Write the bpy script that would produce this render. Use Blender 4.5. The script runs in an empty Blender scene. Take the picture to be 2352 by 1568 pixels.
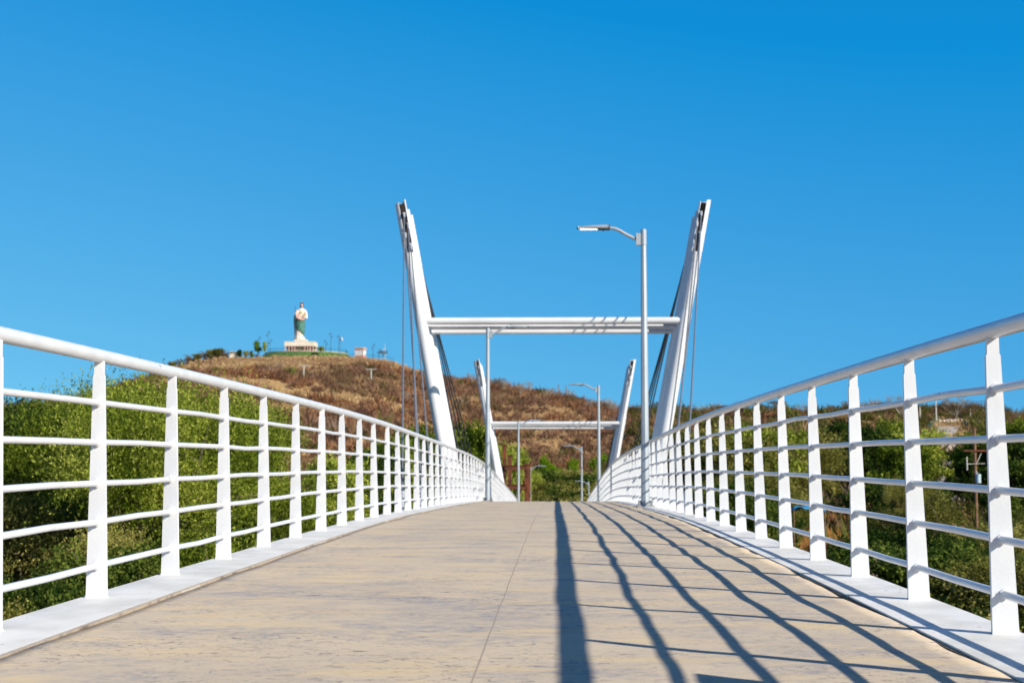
import bpy, math, random
import numpy as np
from mathutils import Vector, Matrix
R = math.radians
SC = bpy.context.scene
COL = SC.collection

# ------------------------------------------------------------------ camera
F = 3549.0                       # focal length in 2352-px units
PITCH = math.atan((1080-784)/F); YAW = math.atan((1279-1176)/F)
CAMX = 0.2485
cd = bpy.data.cameras.new('camera'); cam = bpy.data.objects.new('camera', cd); COL.objects.link(cam)
cam.location = (CAMX, 0, 0)
cam.rotation_euler = (R(90)+PITCH, 0, YAW)
cd.sensor_width = 36; cd.lens = F/2352*36
cd.clip_start = 0.1; cd.clip_end = 9000
cd.dof.use_dof = True; cd.dof.focus_distance = 7.6; cd.dof.aperture_fstop = 6.3
SC.camera = cam
# ------------------------------------------------------------------ light
SUN_EL = 28.9
sv = Vector((1.416, -1.14, 0)).normalized()*math.cos(R(SUN_EL)); sv.z = math.sin(R(SUN_EL))
SC.view_settings.view_transform = 'Standard'; SC.view_settings.look = 'None'
SC.view_settings.exposure = 0.4; SC.view_settings.gamma = 1.0
w = bpy.data.worlds.new('World'); SC.world = w; w.use_nodes = True
nt = w.node_tree; nt.nodes.clear()
sky = nt.nodes.new('ShaderNodeTexSky'); sky.sky_type = 'NISHITA'; sky.sun_disc = False
sky.sun_elevation = R(SUN_EL); sky.sun_rotation = math.atan2(sv.x, sv.y)
sky.air_density = 1.0; sky.dust_density = 0.3; sky.ozone_density = 3.0; sky.altitude = 200
bg = nt.nodes.new('ShaderNodeBackground'); bg.inputs['Strength'].default_value = 0.12
out = nt.nodes.new('ShaderNodeOutputWorld')
# clear deep blue winter sky: the low pale band is lifted away and the channels are graded
tcw = nt.nodes.new('ShaderNodeTexCoord'); vm = nt.nodes.new('ShaderNodeVectorMath'); vm.operation = 'MULTIPLY_ADD'
vm.inputs[1].default_value = (1, 1, .9); vm.inputs[2].default_value = (0, 0, .26)
vn = nt.nodes.new('ShaderNodeVectorMath'); vn.operation = 'NORMALIZE'
nt.links.new(tcw.outputs['Generated'], vm.inputs[0]); nt.links.new(vm.outputs[0], vn.inputs[0]); nt.links.new(vn.outputs[0], sky.inputs[0])
sep = nt.nodes.new('ShaderNodeSeparateColor'); com = nt.nodes.new('ShaderNodeCombineColor'); nt.links.new(sky.outputs[0], sep.inputs[0])
def chan(i, steps):
    src = sep.outputs[i]
    for op, v1, v2 in steps:
        m_ = nt.nodes.new('ShaderNodeMath'); m_.operation = op; m_.inputs[1].default_value = v1; m_.inputs[2].default_value = v2
        nt.links.new(src, m_.inputs[0]); src = m_.outputs[0]
    nt.links.new(src, com.inputs[i])
chan(0, [('MULTIPLY_ADD', 1.1, -.99), ('MAXIMUM', .03, 0)])
chan(1, [('POWER', 1.08, 0), ('MULTIPLY', 1.015, 0)])
chan(2, [('POWER', .445, 0), ('MULTIPLY', 2.64, 0)])
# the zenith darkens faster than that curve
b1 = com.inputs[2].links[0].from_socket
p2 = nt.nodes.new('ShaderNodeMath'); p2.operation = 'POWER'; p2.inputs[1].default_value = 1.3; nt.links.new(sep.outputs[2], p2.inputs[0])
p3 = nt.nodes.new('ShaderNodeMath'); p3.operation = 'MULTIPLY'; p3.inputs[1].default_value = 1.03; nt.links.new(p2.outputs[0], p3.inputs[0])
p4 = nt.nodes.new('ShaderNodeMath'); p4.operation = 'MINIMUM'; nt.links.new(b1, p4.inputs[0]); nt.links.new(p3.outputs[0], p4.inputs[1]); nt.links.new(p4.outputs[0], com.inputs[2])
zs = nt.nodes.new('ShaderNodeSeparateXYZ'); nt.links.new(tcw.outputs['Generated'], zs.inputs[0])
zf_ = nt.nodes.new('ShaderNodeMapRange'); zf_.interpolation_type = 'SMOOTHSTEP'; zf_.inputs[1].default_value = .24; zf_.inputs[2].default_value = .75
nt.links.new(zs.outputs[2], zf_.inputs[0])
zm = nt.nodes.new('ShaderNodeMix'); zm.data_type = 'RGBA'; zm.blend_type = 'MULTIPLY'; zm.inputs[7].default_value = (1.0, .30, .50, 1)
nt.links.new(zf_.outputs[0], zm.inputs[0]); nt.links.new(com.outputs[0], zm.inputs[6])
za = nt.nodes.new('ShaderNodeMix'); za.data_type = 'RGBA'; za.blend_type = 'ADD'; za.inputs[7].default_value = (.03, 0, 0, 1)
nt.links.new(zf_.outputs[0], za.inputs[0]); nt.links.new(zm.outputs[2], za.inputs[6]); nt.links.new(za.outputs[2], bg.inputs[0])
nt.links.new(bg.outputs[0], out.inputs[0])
sl = bpy.data.lights.new('sun', 'SUN'); sl.energy = 4.6; sl.angle = R(0.5); sl.color = (1.0, 0.935, 0.82)
so = bpy.data.objects.new('sun', sl); COL.objects.link(so)
so.rotation_euler = sv.to_track_quat('Z', 'Y').to_euler()

# ------------------------------------------------------------------ helpers
def tag(o, label=None, cat=None, group=None, kind=None):
    if label: o['label'] = label
    if cat: o['category'] = cat
    if group: o['group'] = group
    if kind: o['kind'] = kind
    return o

def empty(name, loc, rz=0.0):
    o = bpy.data.objects.new(name, None); COL.objects.link(o)
    o.location = loc; o.rotation_euler = (0, 0, rz); o.empty_display_size = 0.2
    return o

class MB:
    def __init__(s): s.v = []; s.f = []; s.sm = []
    def add(s, vs, fs, smooth=False):
        b = len(s.v); s.v += [tuple(p) for p in vs]
        s.f += [tuple(b+i for i in f) for f in fs]; s.sm += [smooth]*len(fs); return s
    def box(s, c, d, rot=None):
        hx, hy, hz = d[0]/2, d[1]/2, d[2]/2
        P = [Vector((x*hx, y*hy, z*hz)) for z in (-1, 1) for y in (-1, 1) for x in (-1, 1)]
        if rot is not None: P = [rot @ p for p in P]
        P = [p+Vector(c) for p in P]
        return s.add(P, [(0,2,3,1),(4,5,7,6),(0,1,5,4),(2,6,7,3),(1,3,7,5),(0,4,6,2)])
    def tube(s, pts, r, n=12, caps=True, smooth=True):
        pts = [Vector(p) for p in pts]
        if not hasattr(r, '__len__'): r = [r]*len(pts)
        rings = []; ref = None
        for i, p in enumerate(pts):
            t = (pts[min(i+1, len(pts)-1)]-pts[max(i-1, 0)]).normalized()
            if ref is None: ref = Vector((1,0,0)) if abs(t.x) < .8 else Vector((0,1,0))
            a = (ref-t*ref.dot(t)).normalized(); b = t.cross(a); ref = a
            rings.append([p+(a*math.cos(2*math.pi*k/n)+b*math.sin(2*math.pi*k/n))*r[i] for k in range(n)])
        vs = [q for rg in rings for q in rg]; fs = []
        for i in range(len(pts)-1):
            for k in range(n):
                k2 = (k+1) % n; fs.append((i*n+k, i*n+k2, (i+1)*n+k2, (i+1)*n+k))
        s.add(vs, fs, smooth)
        if caps:
            s.add(rings[0], [tuple(range(n))[::-1]]); s.add(rings[-1], [tuple(range(n))])
        return s
    def prism(s, poly, y0, y1):          # poly in XZ, extruded along Y
        n = len(poly)
        vs = [(x, y0, z) for x, z in poly]+[(x, y1, z) for x, z in poly]
        fs = [tuple(range(n)), tuple(range(n, 2*n))[::-1]]+[(i, (i+1) % n+0 if False else (i+1) % n, n+(i+1) % n, n+i)[::-1] for i in range(n)]
        return s.add(vs, fs)
    def mesh(s, name):
        me = bpy.data.meshes.new(name); me.from_pydata(s.v, [], s.f); me.update()
        me.polygons.foreach_set('use_smooth', s.sm); return me
    def build(s, name, m, parent=None, loc=None, rz=0, bevel=0):
        me = s.mesh(name); me.materials.append(m)
        o = bpy.data.objects.new(name, me); COL.objects.link(o)
        if parent: o.parent = parent
        if loc: o.location = loc
        o.rotation_euler.z = rz
        if bevel:
            b = o.modifiers.new('b', 'BEVEL'); b.width = bevel; b.segments = 2; b.limit_method = 'ANGLE'
        return o

def inst(name, me, loc, parent=None, rz=0, sc=(1,1,1)):
    o = bpy.data.objects.new(name, me); COL.objects.link(o)
    o.location = loc; o.rotation_euler.z = rz; o.scale = sc
    if parent: o.parent = parent
    return o

def np_mesh(name, V, polys, nper, m, smooth=False, col=None):
    me = bpy.data.meshes.new(name)
    V = np.asarray(V, np.float32); polys = np.asarray(polys, np.int32)
    me.vertices.add(len(V)); me.vertices.foreach_set('co', V.ravel())
    me.loops.add(polys.size); me.loops.foreach_set('vertex_index', polys.ravel())
    nf = polys.size//nper
    me.polygons.add(nf); me.polygons.foreach_set('loop_start', np.arange(nf, dtype=np.int32)*nper)
    me.polygons.foreach_set('loop_total', np.full(nf, nper, np.int32))
    if smooth: me.polygons.foreach_set('use_smooth', np.ones(nf, bool))
    me.update(calc_edges=True)
    if col is not None:
        a = me.color_attributes.new('tint', 'FLOAT_COLOR', 'POINT')
        c = np.ones((len(V), 4), np.float32); c[:, :3] = col; a.data.foreach_set('color', c.ravel())
    if m: me.materials.append(m)
    return me

# ------------------------------------------------------------------ materials
def nmat(name, c1, c2=None, rough=0.5, metal=0.0, scale=8.0, stretch=(1,1,1), detail=4, bump=0.0, bscale=None, lo=.35, hi=.65, spec=None, obj=True, chips=0, ccol=(.16,.13,.12)):
    m = bpy.data.materials.new(name); m.use_nodes = True; t = m.node_tree; b = t.nodes['Principled BSDF']
    b.inputs['Roughness'].default_value = rough; b.inputs['Metallic'].default_value = metal
    if spec is not None: b.inputs['Specular IOR Level'].default_value = spec
    tc = t.nodes.new('ShaderNodeTexCoord'); mp = t.nodes.new('ShaderNodeMapping'); mp.inputs['Scale'].default_value = stretch
    t.links.new(tc.outputs['Object' if obj else 'Generated'], mp.inputs[0])
    if c2 is None: c2 = tuple(c*0.88 for c in c1)
    n = t.nodes.new('ShaderNodeTexNoise'); n.inputs['Scale'].default_value = scale; n.inputs['Detail'].default_value = detail
    r = t.nodes.new('ShaderNodeValToRGB'); r.color_ramp.elements[0].position = lo; r.color_ramp.elements[1].position = hi
    r.color_ramp.elements[0].color = (*c2, 1); r.color_ramp.elements[1].color = (*c1, 1)
    t.links.new(mp.outputs[0], n.inputs['Vector']); t.links.new(n.outputs['Fac'], r.inputs[0]); t.links.new(r.outputs[0], b.inputs['Base Color'])
    if chips:
        cn = t.nodes.new('ShaderNodeTexNoise'); cn.inputs['Scale'].default_value = 26; cn.inputs['Detail'].default_value = 3
        mp2 = t.nodes.new('ShaderNodeMapping'); mp2.inputs['Scale'].default_value = (1,.35,1); t.links.new(tc.outputs['Object'], mp2.inputs[0]); t.links.new(mp2.outputs[0], cn.inputs['Vector'])
        cr = t.nodes.new('ShaderNodeValToRGB'); cr.color_ramp.elements[0].position = chips; cr.color_ramp.elements[1].position = chips+.012
        cx = t.nodes.new('ShaderNodeMix'); cx.data_type = 'RGBA'; cx.inputs[7].default_value = (*ccol, 1)
        t.links.new(cn.outputs['Fac'], cr.inputs[0]); t.links.new(cr.outputs[0], cx.inputs[0]); t.links.new(r.outputs[0], cx.inputs[6]); t.links.new(cx.outputs[2], b.inputs['Base Color'])
    if bump:
        n2 = t.nodes.new('ShaderNodeTexNoise'); n2.inputs['Scale'].default_value = bscale or scale*3; n2.inputs['Detail'].default_value = 4
        bp = t.nodes.new('ShaderNodeBump'); bp.inputs['Strength'].default_value = bump; bp.inputs['Distance'].default_value = 0.01
        t.links.new(mp.outputs[0], n2.inputs['Vector']); t.links.new(n2.outputs['Fac'], bp.inputs['Height']); t.links.new(bp.outputs[0], b.inputs['Normal'])
    return m

M = {}
M['white'] = nmat('white_paint', (.70,.70,.72), (.64,.64,.66), rough=.42, scale=3, bump=.08, bscale=60, chips=.76)
M['white_rail'] = nmat('white_rail_paint', (.72,.72,.74), (.64,.64,.66), rough=.3, scale=5, bump=.06, bscale=50, chips=.735)
M['kerb'] = nmat('kerb_paint', (.84,.82,.78), (.66,.64,.59), rough=.65, scale=3.2, stretch=(1.4,1,1), detail=9, lo=.30, hi=.62, bump=.15, bscale=30, chips=.72, ccol=(.45,.42,.38))
M['mast'] = nmat('mast_paint', (.72,.72,.74), (.64,.64,.66), rough=.4, scale=1.5)
M['slot_shade'] = nmat('mast_slot_shade', (.02,.012,.01), (.008,.006,.006), rough=.9)  # near-black colour stands in for shade inside the slotted heads
M['cable'] = nmat('steel_cable', (.30,.31,.33), (.20,.21,.23), rough=.45, metal=.4, scale=20)
M['cable_shaded'] = nmat('shaded_cable', (.05,.055,.065), (.03,.03,.04), rough=.6, scale=20)  # far-side stays: their shade is put into a darker steel colour
M['clevis'] = nmat('galvanised_clevis', (.62,.63,.66), (.4,.41,.44), rough=.45, metal=.3, scale=20)
M['galv'] = nmat('galvanised_pole', (.42,.46,.50), (.34,.38,.43), rough=.5, metal=.25, scale=4, stretch=(1,1,.3))
M['dark'] = nmat('dark_metal', (.03,.035,.045), rough=.6)
M['plate'] = nmat('lamp_base', (.35,.36,.38), (.2,.2,.2), rough=.7, scale=10)
M['lens'] = nmat('lamp_lens', (.6,.58,.5), rough=.3)
M['rust'] = nmat('rusty_steel', (.20,.055,.02), (.06,.02,.012), rough=.9, scale=1.5, detail=8, bump=.3)
M['joint'] = nmat('joint_filler', (.16,.13,.10), (.07,.06,.05), rough=.95, scale=30)
M['sawcut'] = nmat('saw_cut_filler', (.42,.34,.25), (.16,.12,.09), rough=.95, scale=9, lo=.3, hi=.5)
M['sand'] = nmat('mortar', (.56,.50,.42), (.45,.39,.32), rough=.95, scale=12)
M['conc'] = nmat('concrete', (.42,.40,.37), (.3,.28,.26), rough=.9, scale=1.5, detail=8, bump=.2)
lit = bpy.data.materials.new('lit_led'); lit.use_nodes = True
lb = lit.node_tree.nodes['Principled BSDF']; lb.inputs['Base Color'].default_value = (.9,.85,.7,1)
lb.inputs['Emission Color'].default_value = (1,.90,.62,1); lb.inputs['Emission Strength'].default_value = 1.6
M['lit'] = lit

def deck_mat():
    m = bpy.data.materials.new('stamped_concrete'); m.use_nodes = True; t = m.node_tree; b = t.nodes['Principled BSDF']
    b.inputs['Roughness'].default_value = .85; b.inputs['Specular IOR Level'].default_value = .25
    tc = t.nodes.new('ShaderNodeTexCoord')
    def noise(scale, stretch, detail=6, rough=.6, dist=0):
        mp = t.nodes.new('ShaderNodeMapping'); mp.inputs['Scale'].default_value = stretch
        n = t.nodes.new('ShaderNodeTexNoise'); n.inputs['Scale'].default_value = scale; n.inputs['Detail'].default_value = detail
        n.inputs['Roughness'].default_value = rough; n.inputs['Distortion'].default_value = dist
        t.links.new(tc.outputs['Object'], mp.inputs[0]); t.links.new(mp.outputs[0], n.inputs['Vector']); return n
    def ramp(n, stops):
        r = t.nodes.new('ShaderNodeValToRGB'); cr = r.color_ramp
        while len(cr.elements) < len(stops): cr.elements.new(.5)
        for e, (p, c) in zip(cr.elements, stops): e.position = p; e.color = (*c, 1) if len(c) == 3 else c
        t.links.new(n.outputs['Fac'], r.inputs[0]); return r
    def mix(fac, a, c, mode='MIX'):
        x = t.nodes.new('ShaderNodeMix'); x.data_type = 'RGBA'; x.blend_type = mode
        if isinstance(fac, float): x.inputs[0].default_value = fac
        else: t.links.new(fac, x.inputs[0])
        for i, q in ((6, a), (7, c)):
            if isinstance(q, tuple): x.inputs[i].default_value = (*q, 1)
            else: t.links.new(q, x.inputs[i])
        return x.outputs[2]
    base = ramp(noise(1.1, (1,1,1), 5), [(.3,(.56,.46,.35)), (.5,(.63,.515,.375)), (.7,(.69,.555,.38))]).outputs[0]
    # bluish grey worn patches with their own shape, streaked across the deck
    blue = ramp(noise(1.5, (.9,1.1,1), 7, .65), [(.46,(0,0,0)), (.62,(1,1,1))]).outputs[0]
    sp = ramp(noise(11, (.8,1,1), 9, .8), [(.42,(0,0,0)), (.60,(1,1,1))]).outputs[0]
    mul = mix(1.0, blue, sp, 'MULTIPLY')
    c = mix(mul, base, (.36,.33,.33))
    fl = ramp(noise(19, (.85,1.15,1), 9, .82, 1.2), [(.54,(0,0,0)), (.575,(1,1,1))]).outputs[0]
    fm = t.nodes.new('ShaderNodeMath'); fm.operation = 'MULTIPLY'; fm.inputs[1].default_value = .85
    pm_ = ramp(noise(1.9, (.6,1.2,1), 6, .65), [(.40,(.12,.12,.12)), (.62,(1,1,1))]).outputs[0]
    fl = mix(1.0, fl, pm_, 'MULTIPLY')
    t.links.new(fl, fm.inputs[0])
    c = mix(fm.outputs[0], c, (.13,.12,.14))
    oc = ramp(noise(2.6, (.5,1.5,1), 8, .7), [(.50,(0,0,0)), (.64,(1,1,1))]).outputs[0]
    fo = t.nodes.new('ShaderNodeMath'); fo.operation = 'MULTIPLY'; fo.inputs[1].default_value = .62
    t.links.new(oc, fo.inputs[0])
    c = mix(fo.outputs[0], c, (.76,.57,.31))
    # narrow filled saw cut running along the middle of the slab
    sx = t.nodes.new('ShaderNodeSeparateXYZ'); t.links.new(tc.outputs['Object'], sx.inputs[0])
    wn = noise(1.3, (0,1,0), 2)
    def mth(op, a, b2, c2=None):
        m_ = t.nodes.new('ShaderNodeMath'); m_.operation = op
        for i, q in enumerate((a, b2, c2)):
            if q is None: continue
            if isinstance(q, (int, float)): m_.inputs[i].default_value = q
            else: t.links.new(q, m_.inputs[i])
        return m_.outputs[0]
    off = mth('MULTIPLY_ADD', wn.outputs['Fac'], .012, .006)
    dist = mth('ABSOLUTE', mth('ADD', sx.outputs[0], off), 0)
    dk_ = noise(9, (0,1,0), 3)
    line = mth('LESS_THAN', dist, mth('MULTIPLY_ADD', dk_.outputs['Fac'], .003, .0008))
    c = mix(line, c, (.40,.32,.245))
    edge = mth('LESS_THAN', dist, .0042)
    c = mix(mth('MULTIPLY', edge, .2), c, (.30,.22,.15))
    t.links.new(c, b.inputs['Base Color'])
    nb = noise(22, (.5,1.3,1), 6, .7); bp = t.nodes.new('ShaderNodeBump'); bp.inputs['Strength'].default_value = .35; bp.inputs['Distance'].default_value = .006
    t.links.new(nb.outputs['Fac'], bp.inputs['Height']); t.links.new(bp.outputs[0], b.inputs['Normal'])
    return m
M['deck'] = deck_mat()

def leaf_mat(name, c1, c2, c3, tr=.28, sc=.5):
    m = bpy.data.materials.new(name); m.use_nodes = True; t = m.node_tree; t.nodes.clear()
    o = t.nodes.new('ShaderNodeOutputMaterial'); tc = t.nodes.new('ShaderNodeTexCoord')
    g = t.nodes.new('ShaderNodeNewGeometry'); oi = t.nodes.new('ShaderNodeObjectInfo')
    n = t.nodes.new('ShaderNodeTexNoise'); n.inputs['Scale'].default_value = sc*11; n.inputs['Detail'].default_value = 4
    t.links.new(tc.outputs['Object'], n.inputs['Vector'])
    a = t.nodes.new('ShaderNodeMath'); a.operation = 'MULTIPLY_ADD'; a.inputs[1].default_value = .32; a.inputs[2].default_value = 0
    t.links.new(g.outputs['Random Per Island'], a.inputs[0])
    a2 = t.nodes.new('ShaderNodeMath'); a2.operation = 'MULTIPLY_ADD'; a2.inputs[1].default_value = .3; t.links.new(oi.outputs['Random'], a2.inputs[0]); t.links.new(a.outputs[0], a2.inputs[2])
    a3 = t.nodes.new('ShaderNodeMath'); a3.operation = 'ADD'; t.links.new(a2.outputs[0], a3.inputs[0]); t.links.new(n.outputs['Fac'], a3.inputs[1])
    r = t.nodes.new('ShaderNodeValToRGB'); cr = r.color_ramp; cr.elements.new(.5)
    for e, (p, c) in zip(cr.elements, ((.52, c1), (.82, c2), (1.05, c3))): e.position = min(p, 1); e.color = (*c, 1)
    t.links.new(a3.outputs[0], r.inputs[0])
    d = t.nodes.new('ShaderNodeBsdfDiffuse'); tl = t.nodes.new('ShaderNodeBsdfTranslucent'); mx = t.nodes.new('ShaderNodeMixShader'); mx.inputs[0].default_value = tr
    t.links.new(r.outputs[0], d.inputs[0]); t.links.new(r.outputs[0], tl.inputs[0])
    t.links.new(d.outputs[0], mx.inputs[1]); t.links.new(tl.outputs[0], mx.inputs[2]); t.links.new(mx.outputs[0], o.inputs[0])
    return m
M['leaf_bright'] = leaf_mat('leaf_bright', (.03,.06,.010), (.19,.245,.022), (.50,.53,.10))
M['leaf_dark'] = leaf_mat('leaf_dark', (.012,.028,.008), (.04,.075,.013), (.16,.20,.035))  # dark green, lowered further to stand in for shade under the canopy
M['leaf_olive'] = leaf_mat('leaf_olive', (.035,.045,.012), (.19,.185,.035), (.48,.43,.13))
M['leaf_lime'] = leaf_mat('leaf_lime', (.13,.22,.012), (.20,.32,.015), (.30,.38,.04))
M['leaf_dry'] = leaf_mat('leaf_dry', (.12,.075,.035), (.18,.11,.05), (.25,.17,.08), tr=.15)
M['bark'] = nmat('bark', (.22,.17,.12), (.10,.075,.05), rough=.95, scale=3, stretch=(1,1,.4), bump=.4)
M['bark_pale'] = nmat('pale_bark', (.42,.36,.29), (.25,.2,.15), rough=.95, scale=3)

def tint_mat(name, tr=0.0):
    m = bpy.data.materials.new(name); m.use_nodes = True; t = m.node_tree; t.nodes.clear()
    o = t.nodes.new('ShaderNodeOutputMaterial'); at = t.nodes.new('ShaderNodeAttribute'); at.attribute_name = 'tint'
    g = t.nodes.new('ShaderNodeNewGeometry'); mr = t.nodes.new('ShaderNodeMapRange'); mr.inputs[3].default_value = .8; mr.inputs[4].default_value = 1.2
    t.links.new(g.outputs['Random Per Island'], mr.inputs[0])
    mu = t.nodes.new('ShaderNodeVectorMath'); mu.operation = 'SCALE'; t.links.new(at.outputs['Color'], mu.inputs[0]); t.links.new(mr.outputs[0], mu.inputs['Scale'])
    d = t.nodes.new('ShaderNodeBsdfDiffuse'); t.links.new(mu.outputs[0], d.inputs[0])
    if tr:
        tl = t.nodes.new('ShaderNodeBsdfTranslucent'); t.links.new(mu.outputs[0], tl.inputs[0])
        mx = t.nodes.new('ShaderNodeMixShader'); mx.inputs[0].default_value = tr
        t.links.new(d.outputs[0], mx.inputs[1]); t.links.new(tl.outputs[0], mx.inputs[2]); t.links.new(mx.outputs[0], o.inputs[0])
    else: t.links.new(d.outputs[0], o.inputs[0])
    return m
M['scrub'] = tint_mat('scrub_twigs', .2)

def ground_mat():
    m = bpy.data.materials.new('hill_soil'); m.use_nodes = True; t = m.node_tree; b = t.nodes['Principled BSDF']
    b.inputs['Roughness'].default_value = 1; b.inputs['Specular IOR Level'].default_value = .05
    tc = t.nodes.new('ShaderNodeTexCoord')
    n1 = t.nodes.new('ShaderNodeTexNoise'); n1.inputs['Scale'].default_value = .045; n1.inputs['Detail'].default_value = 8; n1.inputs['Roughness'].default_value = .65
    n2 = t.nodes.new('ShaderNodeTexNoise'); n2.inputs['Scale'].default_value = .5; n2.inputs['Detail'].default_value = 6; n2.inputs['Roughness'].default_value = .7
    for n in (n1, n2): t.links.new(tc.outputs['Object'], n.inputs['Vector'])
    r1 = t.nodes.new('ShaderNodeValToRGB'); cr = r1.color_ramp; cr.elements.new(.5)
    for e, (p, c) in zip(cr.elements, ((.36,(.24,.13,.075)), (.5,(.38,.24,.13)), (.64,(.55,.38,.19)))): e.position = p; e.color = (*c, 1)
    r2 = t.nodes.new('ShaderNodeValToRGB'); r2.color_ramp.elements[0].position = .35; r2.color_ramp.elements[1].position = .7
    r2.color_ramp.elements[0].color = (.55,.5,.45,1); r2.color_ramp.elements[1].color = (1.2,1.15,1.05,1)
    x = t.nodes.new('ShaderNodeMix'); x.data_type = 'RGBA'; x.blend_type = 'MULTIPLY'; x.inputs[0].default_value = 1
    t.links.new(n1.outputs['Fac'], r1.inputs[0]); t.links.new(n2.outputs['Fac'], r2.inputs[0])
    t.links.new(r1.outputs[0], x.inputs[6]); t.links.new(r2.outputs[0], x.inputs[7]); t.links.new(x.outputs[2], b.inputs['Base Color'])
    return m
M['ground'] = ground_mat()
M['lawn'] = nmat('lawn_grass', (.09,.17,.03), (.04,.10,.02), rough=1, scale=1.2, detail=6)
M['pave'] = nmat('terrace_paving', (.55,.46,.36), (.42,.35,.28), rough=.9, scale=.5)
M['road'] = nmat('pale_road', (.50,.45,.40), (.36,.32,.28), rough=.95, scale=.4, detail=8)
M['stone_white'] = nmat('statue_white', (.80,.70,.60), (.68,.56,.46), rough=.7, scale=.6)
M['skin'] = nmat('statue_skin', (.72,.46,.37), (.62,.38,.3), rough=.7, scale=1)
M['green_cloth'] = nmat('statue_green', (.07,.21,.15), (.035,.13,.09), rough=.7, scale=.8)
M['pink_cloth'] = nmat('statue_pink', (.75,.42,.36), (.62,.33,.28), rough=.7, scale=.8)
M['hair'] = nmat('statue_hair', (.02,.018,.02), rough=.8)
M['gold'] = nmat('statue_gold', (.62,.5,.16), rough=.5, scale=3)
M['maroon'] = nmat('staff_wood', (.12,.04,.03), rough=.8, scale=2)
M['cream'] = nmat('cream_wall', (.74,.66,.53), (.62,.54,.42), rough=.85, scale=.4)
M['pinkcol'] = nmat('pink_column', (.70,.42,.34), (.62,.36,.29), rough=.85, scale=.6)
M['brownwall'] = nmat('brown_wall', (.30,.19,.11), (.22,.14,.08), rough=.9, scale=.6)
M['redtrim'] = nmat('red_trim', (.52,.25,.20), (.44,.2,.16), rough=.85, scale=.8)
M['palewall'] = nmat('pale_wall', (.68,.68,.66), (.6,.6,.58), rough=.85, scale=.6)
M['black'] = nmat('black_opening', (.015,.015,.02), rough=.8)
M['teal'] = nmat('teal_lamp', (.02,.09,.12), rough=.6)
M['fencegreen'] = nmat('green_fence', (.02,.18,.14), rough=.6)
M['blue'] = nmat('blue_tarp', (.05,.30,.55), (.03,.2,.42), rough=.6, scale=3)
M['wood'] = nmat('pole_wood', (.27,.14,.08), (.18,.09,.05), rough=.9, scale=2)
M['cpole'] = nmat('concrete_pole', (.60,.57,.50), (.5,.47,.42), rough=.9, scale=2)
M['trans'] = nmat('transformer_paint', (.50,.60,.66), (.4,.5,.56), rough=.5, scale=4)

# ------------------------------------------------------------------ bridge profile
_kd = np.array([-30,-10, 0, 5, 10, 18, 25, 33, 40, 47, 55, 62, 66, 72, 79, 88, 96,113,131,145,170])
_kz = np.array([-1.6,-.90,-.696,-.626,-.579,-.553,-.605,-.69,-.785,-.955,-1.26,-1.60,-1.80,-2.08,-2.42,-2.92,-3.42,-4.62,-5.9,-6.7,-6.9])
def _slopes(x, y):
    h = np.diff(x); d = np.diff(y)/h; m = np.zeros(len(x)); m[0] = d[0]; m[-1] = d[-1]
    m[1:-1] = (d[:-1]*h[1:]+d[1:]*h[:-1])/(h[1:]+h[:-1]); return m
_km = _slopes(_kd, _kz)
def zdeck(d):
    d = min(max(d, -29.9), 169.9); i = int(np.searchsorted(_kd, d, side='right')-1); h = _kd[i+1]-_kd[i]; u = (d-_kd[i])/h
    return ((2*u**3-3*u*u+1)*_kz[i]+(u**3-2*u*u+u)*h*_km[i]+(-2*u**3+3*u*u)*_kz[i+1]+(u**3-u*u)*h*_km[i+1])

rng = np.random.default_rng(7)
def vnoise(x, y, seed=0):            # smooth value noise, vectorised
    x = np.asarray(x, float); y = np.asarray(y, float)
    xi = np.floor(x).astype(np.int64); yi = np.floor(y).astype(np.int64); fx = x-xi; fy = y-yi
    fx = fx*fx*(3-2*fx); fy = fy*fy*(3-2*fy)
    def h(a, b):
        n = (a*374761393+b*668265263+seed*1442695041) & 0x7fffffff
        n = ((n ^ (n >> 13))*1274126177) & 0x7fffffff
        return ((n ^ (n >> 16)) & 0xffff)/65535.0
    return (h(xi,yi)*(1-fx)+h(xi+1,yi)*fx)*(1-fy)+(h(xi,yi+1)*(1-fx)+h(xi+1,yi+1)*fx)*fy

# ------------------------------------------------------------------ terrain
PXk = [-6000,-400, 0, 200, 330, 400, 450, 500, 540, 640, 780, 850, 900, 960,1010,1060,1120,1180,1240,1300,1370,1420,1500,1700,1900,2100,2250,2352,2700,9000]
YRk = [1040,  960,945, 915, 870, 842, 828, 822, 822, 817, 817, 822, 829, 853, 868, 875, 884, 893, 902, 916, 934, 946, 952, 955, 950, 945, 950, 962, 990,1050]
RRk = [400,   380,380, 390, 410, 425, 435, 436, 436, 436, 436, 438, 440, 450, 460, 465, 470, 470, 470, 460, 450, 430, 390, 380, 380, 380, 380, 380, 380, 380]
Y0k = [80,     80, 80,  90, 100, 110, 120, 120, 120, 125, 130, 135, 140, 150, 160, 170, 180, 190, 190, 190, 180, 160, 120,  90,  80,  80,  80,  80,  80,  80]
ZFk = [-5,     -5, -5,  -5,  -5,  -5,  -5,  -5,-5.5,  -6,  -6,  -6,  -6,-6.5,-6.5,  -7,  -7,  -7,  -7,  -7,  -7,  -7,  -6,  -5,  -5,  -5,  -5,  -5,  -5,  -5]
_rc = np.array(RC0 := cam.rotation_euler.to_matrix())
def elev(px, py):
    px, py = np.broadcast_arrays(np.asarray(px, float), np.asarray(py, float))
    d = np.stack([(px-1176)/F, -(py-784)/F, -np.ones_like(px)], -1) @ _rc.T; return d[..., 2]/d[..., 1]
_tp = np.linspace(-1500, 4000, 400)
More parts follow.
